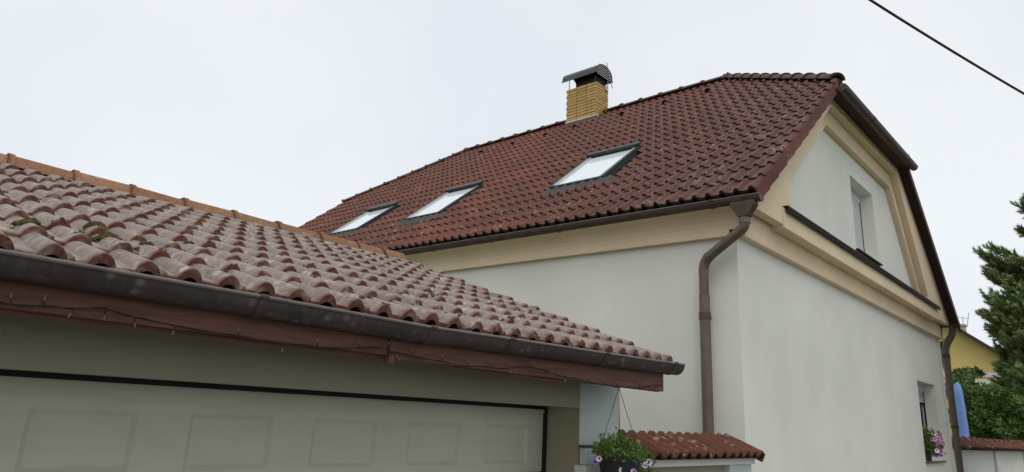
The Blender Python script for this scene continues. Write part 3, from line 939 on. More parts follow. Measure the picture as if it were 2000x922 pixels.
mb.build('socket', M['brown_pipe'], dp, smooth=True, angle=40)
# downpipe at the far end of the gable
dp2 = link('downpipe', None, house, mat=Matrix.Translation((16.9, 2.9, 0)), label='brown downpipe at the far corner of the gable')
pth = rounded([(EXR - .06, 2.66, 2.18 + H), (EXR - .06, 2.66, 2.02 + H), (16.98, 2.83, 1.74 + H), (16.98, 2.83, -H + H)], .12)
mb = MB(); mb.tube(pth, .068, 14); mb.build('pipe', M['brown_pipe'], dp2, smooth=True, angle=60)
mb = MB(); mb.tube([(16.98, 2.83, 1.60 + H), (16.98, 2.83, 1.52 + H)], .076, 14); mb.build('pipe_clamp', M['brown_metal'], dp2, smooth=True, angle=40)
mb = MB(); mb.tube([(16.98, 2.83, .2 + H), (16.98, 2.83, .14 + H)], .076, 14)
mb.build('pipe_clamp', M['brown_metal'], dp2, smooth=True, angle=40)
# narrow corner strip of render at the far end of the gable wall
mb = MB(); mb.box(HX + HW - .16, HX + HW - .079, WY - .035, WY + .2, 0, 1.884 + H)
bevel(mb.build('corner_strip', M['wall'], house), .006)

# ---- soffit boards and barge boards (dark brown) below the right verge and the hip
def verge_board(x0, z0, x1, z1, ya, yb, dz, name, mat):
    mb = MB()
    vs = [(x0, ya, z0), (x0, yb, z0), (x1, yb, z1), (x1, ya, z1)]
    vs = vs + [(x, y, z - dz) for x, y, z in vs]
    mb.add(vs, [(0, 1, 2, 3), (7, 6, 5, 4), (0, 4, 5, 1), (1, 5, 6, 2), (2, 6, 7, 3), (3, 7, 4, 0)])
    return fix(mb.build(name, mat, house))
XHR = 2 * MX - XH
verge_board(XHR, ZH - .06, EXR - .02, ZG - .04, VY + .012, 2.70, .05, 'soffit_board', M['dark_wood'])
verge_board(XHR, ZH - .00, EXR - .02, ZG - .00, VY - .016, VY + .010, .17, 'barge_board', M['dark_wood'])
verge_board(XH + .0, ZH - .10, XHR, ZH - .08, VY + .012, 2.70, .03, 'soffit_board', M['dark_wood'])
verge_board(XH + .0, ZH - .01, XHR, ZH - .0, VY - .03, VY + .010, .13, 'fascia_board', M['dark_wood'])
verge_board(EX + .1, ZG + .03, XH, ZH - .05, VY + .03, 2.70, .05, 'verge_trim', M['cream'])

# ---- windows
def window(name, x0, x1, z0, z1, y, depth, shut_to, slats, slat_h=.042, y_sill=.04):
    wd = link(name, None, house, mat=Matrix.Translation(((x0 + x1) / 2, y + depth, z0)))
    yb = y + depth
    mb = MB(); f = .05
    mb.box(x0, x0 + f, yb, yb + .06, z0, z1); mb.box(x1 - f, x1, yb, yb + .06, z0, z1)
    mb.box(x0 + f, x1 - f, yb + .002, yb + .06, z1 - .13, z1); mb.box(x0 + f, x1 - f, yb + .002, yb + .06, z0, z0 + f)
    mb.box((x0 + x1) / 2 - .03, (x0 + x1) / 2 + .03, yb + .022, yb + .06, z0 + f, z1 - .13)
    bevel(mb.build('frame', M['pvc'], wd), .004)
    mb = MB(); mb.box(x0 + f, x1 - f, yb + .045, yb + .052, z0 + f, z1 - .13); mb.build('pane', M['glass_dark'], wd)
    mb = MB(); mb.box(x1 - f - .014, x1 - f, yb - .006, yb + .02, z0 + f, z1 - .13); mb.build('shutter_rail', M['black'], wd)
    me = None; z = z1 - .13; k = 0
    mm = MB(); mm.box(0, x1 - x0 - 2 * f - .016, 0, .012, .009, slat_h - .005); me = mm.mesh('shutter_slat', M['shutter'])
    mb = MB(); mb.box(x0 + f, x1 - f - .015, yb + .020, yb + .024, shut_to, z1 - .13); mb.build('shutter_gap', M['black'], wd)
    while z - slat_h > shut_to:
        z -= slat_h
        link('shutter_slat', me, wd, mat=Matrix.Translation((x0 + f, yb + .004 + random.uniform(0, .001), z)))
    mb = MB(); mb.box(x0 - .04, x1 + .04, y - y_sill, yb + .005, z0 - .022, z0 - .004); mb.box(x0 - .04, x1 + .04, y - y_sill - .004, y - y_sill + .004, z0 - .032, z0 - .002)
    mb.build('sill', M['trim_dark'] if name == 'gable_window' else M['brown_metal'], wd)
    return wd
window('gable_window', UWIN[0], UWIN[1], UWIN[2], UWIN[3], 2.889, .19, UWIN[2] + .06, 1, slat_h=.052)
window('ground_floor_window', LWIN[0], LWIN[1], LWIN[2], LWIN[3], WY, .19, LWIN[3] - .38, 1)

# ================================================================== GARAGE
GYAW = -0.0242
GM = Matrix.Translation((0, 3, H)) @ Matrix.Rotation(GYAW, 4, 'Z')
garage = thing('garage', 'garage in the foreground with weathered pinkish tile roof and white panelled door', 'garage', (2.2, 5.0, 0), GYAW)
def G(x, y, z): return GM @ Vector((x, y, z))
def gbox(mb, *a, mi=0): mb.box(*a, mi=mi, mat=GM)
GANG = math.atan2(1.426 - .339, 2.7401 + .5)
def groof(x, t, w=0.0): return G(x, -.5 + t * cos(GANG) - w * sin(GANG), .339 + t * sin(GANG) + w * cos(GANG))
GX1 = 4.586
# walls with the door opening
DX1 = 4.13; DX0 = -.85; ZL = .036
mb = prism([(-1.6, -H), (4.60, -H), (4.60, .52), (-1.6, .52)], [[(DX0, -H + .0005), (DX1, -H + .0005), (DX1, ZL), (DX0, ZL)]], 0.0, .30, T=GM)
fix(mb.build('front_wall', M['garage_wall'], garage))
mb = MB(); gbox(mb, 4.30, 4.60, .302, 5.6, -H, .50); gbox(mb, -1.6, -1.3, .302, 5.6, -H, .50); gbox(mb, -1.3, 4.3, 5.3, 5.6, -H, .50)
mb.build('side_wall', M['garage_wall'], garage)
# gable end triangle
mb = MB()
vs = [G(4.32, .1, .5), G(4.32, 5.4, .5), G(4.32, 2.74, 1.38), G(4.58, .1, .5), G(4.58, 5.4, .5), G(4.58, 2.74, 1.38)]
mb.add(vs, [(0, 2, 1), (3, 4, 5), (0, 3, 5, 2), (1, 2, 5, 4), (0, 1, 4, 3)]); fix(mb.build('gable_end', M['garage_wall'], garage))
# pier face, bluish white, with stepped lower part
mb = MB(); gbox(mb, DX1 + .001, 4.602, -.006, .10, -.206, .50)
mb.build('pier_face', M['pier_wall'], garage)
mb = MB(); gbox(mb, 4.08, 4.606, -.10, -.001, -H, -.335); gbox(mb, DX1, 4.604, -.06, -.0075, -.333, -.222)
bevel(mb.build('pier_base', M['pier_wall'], garage), .006)
mb = MB(); gbox(mb, 4.12, 4.60, -.066, -.0075, -.220, -.208)
mb.build('pier_ledge', M['lead'], garage)

# roof deck
groofp = link('roof', None, garage, mat=Matrix.Translation(G(2.2, 1.1, .9)))
mb = MB()
vs = [groof(-1.9, .06, -.03), groof(GX1, .06, -.03), groof(GX1, 3.43, -.03), groof(-1.9, 3.43, -.03)]
vs2 = [groof(-1.9, .06, -.06), groof(GX1, .06, -.06), groof(GX1, 3.43, -.06), groof(-1.9, 3.43, -.06)]
mb.add(vs + vs2, [(0, 1, 2, 3), (7, 6, 5, 4), (0, 4, 5, 1), (1, 5, 6, 2), (2, 6, 7, 3), (3, 7, 4, 0)])
bk = [G(-1.9, 2.74, 1.48), G(GX1, 2.74, 1.48), G(GX1, 6.0, .33), G(-1.9, 6.0, .33)]
mb.add(bk + [p - Vector((0, 0, .03)) for p in bk], [(0, 1, 2, 3), (7, 6, 5, 4), (0, 4, 5, 1), (1, 5, 6, 2), (2, 6, 7, 3), (3, 7, 4, 0)])
fix(mb.build('roof_deck', M['dark_wood'], groofp))
GP, GG = .1495, .3275
me_gt = [tile_mesh('garage_tile', M['gtile'], GP, .029 + .001 * k, 9, GG, .385, .034, taper=.012, rw=.60, pw=.70, pst=.36) for k in range(2)]
me_gt_low = tile_mesh('garage_tile_low', M['gtile'], GP, .033, 5, GG, .385, .034, lipround=False, taper=.016, pst=.33)
gu = (GM.to_3x3() @ Vector((1, 0, 0))); gv = (GM.to_3x3() @ Vector((0, cos(GANG), sin(GANG))))
T_off = .045
GROWS = 10
gcount = 0
X_right = 4.60
for r in range(GROWS):
    c = 0
    while True:
        x = X_right - (c + .5) * 2 * GP
        if x < -.55: break
        t = T_off + r * GG
        T = frame(groof(x, t, 0.0), gu, gv) @ jit(.0035, .55)
        if x > -.2: link('roof_tile', me_gt[(r * 7 + c * 3) % 2], groofp, mat=T)
        gcount += 1
        c += 1
# back slope, joined
mb = MB()
bu = -gu; bv = (GM.to_3x3() @ Vector((0, -cos(GANG), sin(GANG))))
for r in range(10):
    for c in range(21):
        T = frame(G(X_right - (c + .5) * 2 * GP, 5.98, .374) + bv * (T_off + r * GG), bu, bv)
        me = me_gt_low
        if r == 10: T = T @ Matrix.Scale(.35, 4, (0, 1, 0))
        for i_, q in enumerate(me.attributes['h'].data): mb.h[len(mb.v) + i_] = q.value
        mb.add([T @ v.co for v in me.vertices], [tuple(p.vertices) for p in me.polygons], [a.value for a in me.attributes['v'].data])
for r in range(10):
    for c in range(16, 21):
        T = frame(groof(X_right - (c + .5) * 2 * GP, T_off + r * GG, 0), gu, gv)
        if X_right - (c + .5) * 2 * GP > -.2: continue
        if r == 10: T = T @ Matrix.Scale(.35, 4, (0, 1, 0))
        for i_, q in enumerate(me.attributes['h'].data): mb.h[len(mb.v) + i_] = q.value
        mb.add([T @ v.co for v in me.vertices], [tuple(p.vertices) for p in me.polygons], [a.value for a in me.attributes['v'].data])
mb.build('roof_tiles', M['gtile'], groofp, smooth=True, attr=True, angle=50, kind='stuff')
# ridge
me_gr = ridge_mesh('garage_ridge_tile', M['gridge'], L=.47, r=.118, flare=.017, flat=True, th=.020)
zr = 1.466
xs = [-.75, -.32, .11, .54, .972, 1.393, 1.80, 2.225, 2.655, 3.09, 3.535, 3.98, 4.30]
for k in range(len(xs) - 1):
    p = G(xs[k], 2.74, zr); d = gu; w = Vector((0, 0, 1)); u = d.cross(w).normalized()
    m4 = Matrix((u, d, w)).transposed().to_4x4(); m4.translation = p
    S = Matrix.Scale((xs[k + 1] - xs[k] + .04) / .47, 4, (0, 1, 0))
    link('ridge_tile', me_gr, groofp, mat=m4 @ Matrix.Rotation(R(random.gauss(-.6, .6)), 4, 'X') @ Matrix.Rotation(R(random.gauss(0, .8)), 4, 'Y') @ S)
p = G(4.30, 2.74, zr); m4 = Matrix((gu.cross(Vector((0, 0, 1))), gu, Vector((0, 0, 1)))).transposed().to_4x4(); m4.translation = p
link('ridge_tile', me_gr, groofp, mat=m4 @ Matrix.Scale(.58, 4, (0, 1, 0)) @ Matrix.Scale(1.06, 4), label='last ridge tile with yellow lichen at the verge')
# moss cushions that sit on the lower tile edges
mb = MB()
def blob(c, r, flat=.55, n=7, m=4):
    vs = []; c = Vector(c)
    sd = random.random() * 50
    for j in range(m + 1):
        for i in range(n):
            a, b = 2 * pi * i / n, pi / 2 * j / m
            d = Vector((cos(a) * cos(b), sin(a) * cos(b), sin(b)))
            k = r * (1 + .45 * noise.noise(d * 2.1 + Vector((sd, 0, 0))))
            vs.append(frameR @ Vector((d.x * k, d.y * k * .8, d.z * k * flat)) + c)
    mb.add(vs, [(j * n + i, j * n + (i + 1) % n, (j + 1) * n + (i + 1) % n, (j + 1) * n + i) for j in range(m) for i in range(n)])
frameR = frame((0, 0, 0), gu, gv).to_3x3()
def roll_h(x):
    q = (((X_right - x) / GP) % 1.0); q = (1 - q - .36) / .60
    return .034 * (sin(pi * q) ** .72) if 0 < q < 1 else 0.0
def moss_at(x, t, n, spread, rad):
    for _ in range(n):
        a, b = x + random.gauss(0, spread * 1.3), t + random.gauss(0, spread * .6)
        rr_ = ((b - T_off) / GG) % 1.0
        blob(groof(a, b, roll_h(a) * (1.36 - .36 * rr_) + .033 - .013 * rr_ - .002), rad * random.uniform(.5, 1.2), random.uniform(.45, .9))
for (x, t, n, sp, rd) in [(.66, .50, 26, .022, .014), (.99, .60, 34, .026, .015), (.95, .80, 14, .02, .013), (.81, .43, 3, .01, .008), (1.05, .56, 16, .03, .012),
                          (.93, .64, 8, .02, .013), (1.30, 1.26, 10, .03, .014), (2.07, .66, 8, .02, .012), (2.03, .22, 12, .025, .012), (2.52, .16, 10, .02, .012), (1.18, .30, 3, .01, .010),
                          (1.45, .93, 8, .02, .012), (3.2, .4, 8, .03, .014), (2.9, .8, 8, .03, .014)]:
    moss_at(x, t, int(n * 1.3), sp * 1.1, rd * 1.35)
for k in range(95):
    r = random.randrange(0, 10); c = random.uniform(.3, 4.5)
    x = X_right - (round((X_right - c) / GP) + random.uniform(-.12, .42)) * GP
    moss_at(x, T_off + r * GG + random.uniform(-.012, .02), random.randrange(2, 7), .012, .0085)
mb.build('moss', M['moss'], groofp, smooth=True, kind='stuff')

# gutter: slightly sagging, a joint every metre or so
GRR = .070
def gz_(x): 
    pts = [(-2, .372), (0, .372), (1.39, .362), (2.28, .350), (2.85, .358), (3.73, .366), (4.6, .375), (5, .378)]
    for (a, b), (c, d) in zip(pts, pts[1:]):
        if a <= x <= c: return b + (d - b) * (x - a) / (c - a)
    return .37
def gp(x): return G(x, -.5 + GRR, gz_(x))
gutter('gutter', garage, [gp(x) for x in (-1.95, -.8, 0, .7, 1.39, 1.8, 2.28, 2.6, 2.85, 3.3, 3.73, 4.2, 4.6, 4.70)], GM.to_3x3() @ Vector((0, 1, 0)), GRR, M['gutter'],
       [gp(x) for x in (.1, 1.392, 2.282, 2.847, 3.731, 4.585)], jl=.035)
# fascia boards
def fasc(x0, x1, zb0, zb1, y0, y1, zt=.335, name='fascia_board', lab=None):
    mb = MB()
    vs = [G(x0, y0, zb0), G(x1, y0, zb1), G(x1, y0, zt), G(x0, y0, zt), G(x0, y1, zb0), G(x1, y1, zb1), G(x1, y1, zt), G(x0, y1, zt)]
    mb.add(vs, [(0, 1, 2, 3), (7, 6, 5, 4), (0, 4, 5, 1), (1, 5, 6, 2), (2, 6, 7, 3), (3, 7, 4, 0)])
    return bevel(fix(mb.build(name, M['red_wood'], garage, label=lab)), .003)
fasc(-1.9, 2.10, .222, .207, -.400, -.372)
fasc(2.135, 4.58, .196, .182, -.400, -.372)
fasc(2.102, 2.133, .172, .172, -.412, -.366, .345, 'fascia_joint_block')
fasc(-1.9, 2.10, .212, .190, -.371, -.345, .30, 'backing_board')
fasc(2.3, 3.42, .196, .166, -.371, -.345, .30, 'backing_board')
fasc(3.40, 4.57, .186, .178, -.371, -.345, .30, 'backing_board')
# rafters seen nowhere but holding the eave
for x in (-.6, .3, 1.2, 2.1, 3.0, 3.9):
    mb = MB(); T = frame(groof(x, .16, -.13), gu, gv); mb.box(-.035, .035, 0, 1.2, 0, .068, mat=T); mb.build('rafter', M['dark_wood'], garage)

# door
door = link('garage_door', None, garage, mat=Matrix.Translation(G(1.6, .3, -H)))
DY = .30
mb = MB()
for k in range(5):
    z1 = .030 - k * .44; z0 = z1 - .436
    gbox(mb, DX0 + .02, DX1 - .022, DY + .02, DY + .06, max(z0, -H + .01), z1 - .022 if k == 0 else z1)
mb.build('door_section', M['door'], door)
mb = MB(); gbox(mb, DX0, DX1, DY - .02, DY + .03, .0125, .035); gbox(mb, DX1 - .021, DX1 - .001, DY - .02, DY + .03, -H + .01, .0125)
mb.build('door_seal', M['seal'], door)
# raised cassette panels: shallow frame groove and a raised field
pm = MB()
w, h, b, d = .385, .205, .022, .020
def ringq(x0, x1, z0, z1, y): return [(x0, y, z0), (x1, y, z0), (x1, y, z1), (x0, y, z1)]
o0 = ringq(-.02, w + .02, -h - .022, .022, 0.0); o1 = ringq(.006, w - .006, -h + .004, -.006, d); o2 = ringq(.0065, w - .0065, -h + .0045, -.009, d + .004); o3 = ringq(.012, w - .012, -h + .010, -.012, d - .001)
rg = [o0, o1, o2, o3]
pm.add([q for r_ in rg for q in r_], [(i * 4 + k, i * 4 + (k + 1) % 4, (i + 1) * 4 + (k + 1) % 4, (i + 1) * 4 + k) for i in range(3) for k in range(4)] + [(12, 13, 14, 15)])
me_p = pm.mesh('door_panel', M['door'])
# front sheet of the door, with openings behind the panels
holes = []
for k in range(-2, 5):
    x0 = .902 + k * .6597
    for j in range(4):
        z1 = -.126 - j * .44
        if z1 - .2 < -H: continue
        holes.append([(x0 - .02, z1 - h - .022), (x0 + w + .02, z1 - h - .022), (x0 + w + .02, z1 + .022), (x0 - .02, z1 + .022)])
        T = GM @ Matrix.Translation((x0, DY + .004, z1))
        if x0 > DX0 + .1: link('door_panel', me_p, door, mat=T)
holes = [hh for hh in holes if hh[0][0] > DX0 + .05]
mb = MB()
for k in range(5):
    z1 = .0118 if k == 0 else .030 - k * .44 - .003; z0 = max(.030 - (k + 1) * .44 + .003, -H + .01)
    hs = [hh for hh in holes if hh[0][1] > z0 and hh[2][1] < z1]
    prism([(DX0 + .01, z0), (DX1 - .022, z0), (DX1 - .022, z1), (DX0 + .01, z1)], hs, DY + .004, DY + .018, mb=mb, T=GM)
fix(mb.build('door_sheet', M['door'], door))
mb = MB(); gbox(mb, DX0 + .02, DX1 - .022, DY - .006, DY + .003, -.012, .0100)
mb.build('top_strip', M['door'], door)

# ================================================================== LIGHT STRING along the fascia
wp = [(0.30, .222), (.56, .223), (.704, .231), (.863, .247), (1.023, .225), (1.434, .205), (1.707, .204), (2.064, .235), (2.101, .225), (2.226, .216), (2.534, .198), (2.838, .207),
      (3.093, .236), (3.35, .207), (3.704, .186), (3.958, .177), (4.157, .182), (4.506, .224)]
ls = thing('light_string', 'thin dark string of fairy lights sagging along the red fascia board under the gutter', 'string lights', G(.3, -.43, .2))
pts = []
for (a, b), (c, d) in zip(wp, wp[1:]):
    for i in range(5):
        t = i / 5; tt = t * t * (3 - 2 * t)
        pts.append(G(a + (c - a) * t, -.425 + .004 * math.sin((a + (c - a) * t) * 23), b + (d - b) * (tt * .4 + t * .6)))
pts.append(G(4.506, -.425, .224))
mb = MB(); mb.tube(pts, .0026, 6)
mb.tube([p + Vector((0, .004 * sin(i * 1.3), .005 * cos(i * 1.3))) for i, p in enumerate(pts)], .0022, 5)
mb.build('wire', M['lightwire'], ls, smooth=True)
mm = MB(); mm.tube([(0, 0, 0), (0, 0, .020)], .0028, 6); me_s = mm.mesh('lamp_socket', M['lightwire'])
mm = MB(); mm.tube([(0, 0, .020), (0, 0, .034), (0, 0, .038)], [.0026, .0022, .0006], 6); me_b = mm.mesh('bulb', M['bulb'])
for i in range(3, len(pts) - 1, 3):
    up = random.choice((1, 1, -1)); M4 = Matrix.Translation(pts[i]) @ Matrix.Rotation(R(random.uniform(-30, 30)) + (0 if up > 0 else pi), 4, 'Y')
    so = link('lamp_socket', me_s, ls, mat=M4); link('bulb', me_b, so, mat=M4)

# ================================================================== HANGING BASKET
bx, by, bz = 4.175, -.30, -.262
bask = thing('hanging_basket', 'black hanging pot of lilac petunias hanging from the garage eave beside the tiled wall', 'hanging basket', G(bx, by, bz - .2))
hook = G(4.165, -.30, .183)
mb = MB(); ra, rb, hh = .140, .105, .20; n = 24
vs = []
for (r_, z) in ((.0, -hh), (rb, -hh), (ra * .98, -.02), (ra * 1.04, -.02), (ra * 1.04, 0), (ra * .95, 0), (ra * .9, -.03), (0, -.035)):
    vs += [G(bx + r_ * cos(2 * pi * k / n), by + r_ * sin(2 * pi * k / n), bz + z) for k in range(n)]
mb.add(vs, [(j * n + k, j * n + (k + 1) % n, (j + 1) * n + (k + 1) % n, (j + 1) * n + k) for j in range(7) for k in range(n)])
mb.build('pot', M['pot'], bask, smooth=True, angle=40)
for k in range(4):
    a = R(35 + 90 * k)
    mb = MB(); mb.tube([hook, G(bx + ra * cos(a), by + ra * sin(a), bz)], .0022, 5); mb.build('hanger_wire', M['wirecol'], bask)
mb = MB(); hk = [hook + Vector((0.010 * sin(t), 0, .012 + .012 * cos(t))) for t in [i * .6 for i in range(9)]]; mb.tube(hk, .002, 5); mb.build('hook', M['wirecol'], bask)
def leaves(mb, centre, rad, n, size, stretch=(1, 1, .6), out=1.0, droop=0.0):
    c = Vector(centre)
    for _ in range(n):
        d = Vector((random.gauss(0, 1), random.gauss(0, 1), random.gauss(0, 1))).normalized()
        r_ = random.random() ** .45
        p = c + Vector((d.x * rad * stretch[0], d.y * rad * stretch[1], d.z * rad * stretch[2])) * r_
        p.z -= droop * (d.x * d.x + d.y * d.y) * r_ * random.random()
        ax = (d * out + Vector((random.gauss(0, .6), random.gauss(0, .6), random.gauss(.3, .6)))).normalized()
        sd = ax.cross(Vector((random.gauss(0, 1), random.gauss(0, 1), random.gauss(0, 1)))).normalized()
        s = size * random.uniform(.6, 1.25)
        nn = ax.cross(sd) * s * .12
        mb.add([p, p + ax * s * .5 + sd * s * .24 + nn, p + ax * s, p + ax * s * .5 - sd * s * .24 + nn, p + ax * s * .5], [(0, 1, 4), (1, 2, 4), (2, 3, 4), (3, 0, 4)])
mb = MB()
leaves(mb, G(bx + .0, by, bz + .05), .17, 1500, .026, (1.15, 1.0, .42), droop=.05)
leaves(mb, G(bx + .20, by - .02, bz - .02), .11, 650, .024, (1.0, 1.0, .85), droop=.06)
leaves(mb, G(bx - .16, by, bz + .055), .08, 260, .024, (1.1, 1, .6))
for (dx, dz, l) in ((-.02, .10, .12), (-.18, .08, .10), (.05, .09, .06), (.27, -.04, .1), (-.22, .03, .06), (.30, -.1, .05)):
    for k in range(9):
        leaves(mb, G(bx + dx * (1 + .0 * k), by + random.uniform(-.03, .03), bz + dz + l * k / 9 * (.7 if dz > 0 else -.8)), .015, 6, .024)
mb.build('foliage', M['leaf'], bask, kind='stuff')
def flower_mesh(name, mat, r=.019):
    m_ = MB(); n = 5
    vs = [(0, 0, -.012)]
    for k in range(15):
        a = 2 * pi * k / 15; rr_ = r * (1 + .10 * cos(5 * a)); vs.append((rr_ * cos(a), rr_ * sin(a), .004 + .002 * cos(5 * a)))
    for k in range(15):
        a = 2 * pi * k / 15; vs.append((r * .35 * cos(a), r * .35 * sin(a), -.002))
    m_.add(vs, [(1 + k, 1 + (k + 1) % 15, 16 + (k + 1) % 15, 16 + k) for k in range(15)])
    m_.add([vs[0]] + vs[16:], [(0, 1 + k, 1 + (k + 1) % 15) for k in range(15)], mi=1)
    return m_.mesh(name, [mat, M['throat']], smooth=True)
fl = {k: flower_mesh('flower', M[k]) for k in ('petal_lilac', 'petal_pale', 'petal_pink', 'petal_violet')}
def flower(parent, p, kind, s=1.0, tow=None):
    d = ((Vector((0, 0, H)) if tow is None else tow) - p).normalized() + Vector((random.gauss(0, .3), random.gauss(0, .3), random.gauss(0, .25)))
    link('flower', fl[kind], parent, mat=Matrix.Translation(p) @ d.to_track_quat('Z', 'Y').to_matrix().to_4x4() @ Matrix.Scale(s, 4))
for (x, y0, z, k, s) in [(3.93, -.31, -.268, 'petal_lilac', 1.0), (3.915, -.29, -.292, 'petal_violet', .9), (4.345, -.42, -.282, 'petal_pale', 1.15), (4.11, -.45, -.335, 'petal_lilac', 1.0), (4.21, -.47, -.300, 'petal_lilac', .8),
                         (4.01, -.42, -.325, 'petal_pale', .8), (4.26, -.44, -.29, 'petal_pale', .6), (4.27, -.35, -.195, 'petal_pale', .8), (4.24, -.35, -.20, 'petal_lilac', .7), (4.40, -.36, -.33, 'petal_lilac', .7),]:
    flower(bask, G(x, y0, z), k, s)

# ================================================================== TILED GARDEN WALL between garage and house
gw = thing('garden_wall', 'low white garden wall capped with red roof tiles beside the garage pier', 'wall', G(5.4, -.1, -H))
mb = MB(); gbox(mb, 4.608, 6.248, -.02, .18, -H, -.357); mb.build('wall_panel', M['garage_wall'], gw)
mb = MB(); gbox(mb, 6.25, 6.70, -.08, .22, -H, -.358); bevel(mb.build('post', M['pier_wall'], gw), .006)
mb = MB(); gbox(mb, 4.608, 6.725, -.105, .26, -.357, -.300); bevel(mb.build('beam', M['white_band'], gw), .005)
cang = R(22.5)
cu, cv = gu, (GM.to_3x3() @ Vector((0, cos(cang), sin(cang))))
cp = link('coping', None, gw, mat=Matrix.Translation(G(5.4, 0, -.2)))
CP = .1515
me_c = tile_mesh('coping_tile', M['ctile'], CP, .034, 7, .39, .385, .016, taper=.004, rw=.56, pst=.3)
me_ce = tile_mesh('coping_verge_tile', [M['ctile'], M['ctile']], CP, .034, 7, .39, .385, .016, flap=.05, taper=.004, rw=.56, pst=.3)
xr = 6.73
for k in range(7):
    x = xr - (k + .5) * 2 * CP
    link('coping_tile', me_ce if k == 0 else me_c, cp, mat=frame(G(x, -.185, -.288), cu, cv) @ jit(.002, .4), label='rightmost coping tile with turned-down edge' if k == 0 else None)
vs = [G(4.61, -.17, -.298), G(6.72, -.17, -.298), G(6.72, .165, -.160), G(4.61, .165, -.160), G(4.61, .50, -.298), G(6.72, .50, -.298)]
mb = MB(); mb.add(vs, [(0, 1, 2, 3), (3, 2, 5, 4), (0, 4, 5, 1), (0, 3, 4), (1, 5, 2)]); fix(mb.build('coping_core', M['mortar'], cp))
for k in range(7):
    x = xr - (k + .5) * 2 * CP
    link('coping_tile', me_c, cp, mat=frame(G(x, .515, -.288), -cu, GM.to_3x3() @ Vector((0, -cos(cang), sin(cang)))) @ Matrix.Scale(.97, 4, (0, 1, 0)))

# ================================================================== OVERHEAD CABLE
mb = MB()
a, b = Vector((.9796, .2009, .5876)) * 7.0, Vector((.9987, .0509, .4071)) * 9.3
d = b - a
pts = [a + d * (t / 10) + Vector((0, 0, -.0 * t)) + Vector((0, 0, H + .06 * ((t / 10) ** 2 - t / 10))) for t in range(-30, 41)]
mb.tube(pts, .0135, 7)
o = mb.build('overhead_cable', M['cable']); tag(o, 'black overhead cable crossing the sky at the top right', 'cable')

# ================================================================== FLOWERPOT on the ground floor sill
fx, fy, fz = 14.72, 2.93, LWIN[2]
fp = thing('flowerpot', 'dark pot of pink and violet flowers standing on the sill of the ground floor window', 'flowerpot', (fx, fy, fz))
mb = MB(); n = 16; vs = []
for (r_, z) in ((0, 0.003), (.11, 0.003), (.15, .20), (.16, .20), (.16, .235), (.13, .235), (0, .22)):
    vs += [(fx + r_ * cos(2 * pi * k / n), fy + r_ * .62 * sin(2 * pi * k / n), fz + z) for k in range(n)]
mb.add(vs, [(j * n + k, j * n + (k + 1) % n, (j + 1) * n + (k + 1) % n, (j + 1) * n + k) for j in range(6) for k in range(n)])
mb.build('pot', M['pot'], fp, smooth=True, angle=40)
mb = MB(); leaves(mb, (fx + .05, fy - .06, fz + .33), .24, 700, .06, (1.15, .5, .65), droop=.1); leaves(mb, (fx + .32, fy - .08, fz + .24), .15, 300, .05, (1, .6, .9)); leaves(mb, (fx - .08, fy - .05, fz + .48), .12, 160, .05)
mb.build('foliage', M['leaf'], fp, kind='stuff')
for k in range(34):
    p = Vector((fx + random.uniform(-.15, .50), fy - .16 + random.uniform(-.06, .03), fz + random.uniform(.10, .50)))
    flower(fp, p, random.choice(('petal_pink', 'petal_lilac', 'petal_violet', 'petal_pale')), random.uniform(1.5, 2.4))

# ================================================================== GARDEN WALL beyond the house
bw = thing('boundary_wall', 'long low wall with reddish tile coping beyond the house, running off to the right', 'wall', (20, 3.1, 0))
WT = Matrix.Translation((17.28, 2.98, 0)) @ Matrix.Rotation(-.12, 4, 'Z')
WL = 16.0
mb = MB(); mb.box(0, WL, 0, .24, 0, -.27 + H, mat=WT); mb.build('wall_panel', M['wall'], bw)
for k in range(7):
    mb = MB(); mb.box(.3 + k * 2.4, .62 + k * 2.4, -.05, -.001, 0, -.28 + H, mat=WT); mb.build('pilaster', M['white_band'], bw)
W3 = WT.to_3x3()
cu2, cv2 = W3 @ Vector((1, 0, 0)), W3 @ Vector((0, cos(R(24)), sin(R(24))))
me_c2 = tile_mesh('boundary_coping_tile', M['ctile'], .15, .03, 5, .42, .42, .014, lipround=False)
for k in range(52):
    link('coping_tile', me_c2, bw, mat=frame(WT @ Vector((.15 + k * .30, -.26, -.24 + H)), cu2, cv2) @ jit(.003, .5))
mb = MB(); vs = [WT @ Vector(q) for q in [(0, -.23, H - .25), (WL, -.23, H - .25), (WL, .14, H - .085), (0, .14, H - .085), (0, .47, H - .26), (WL, .47, H - .26)]]
mb.add(vs, [(0, 1, 2, 3), (3, 2, 5, 4), (0, 4, 5, 1), (0, 3, 4), (1, 5, 2)]); fix(mb.build('coping_core', M['mortar'], bw))
me_cr = ridge_mesh('coping_ridge_tile', M['ctile'], L=.42, r=.07, ang=150, n=7)
ridge_run(WT @ Vector((0, .13, H - .085)), WT @ Vector((15.6, .13, H - .085)), .40, 'ridge_tile', me_cr, bw)

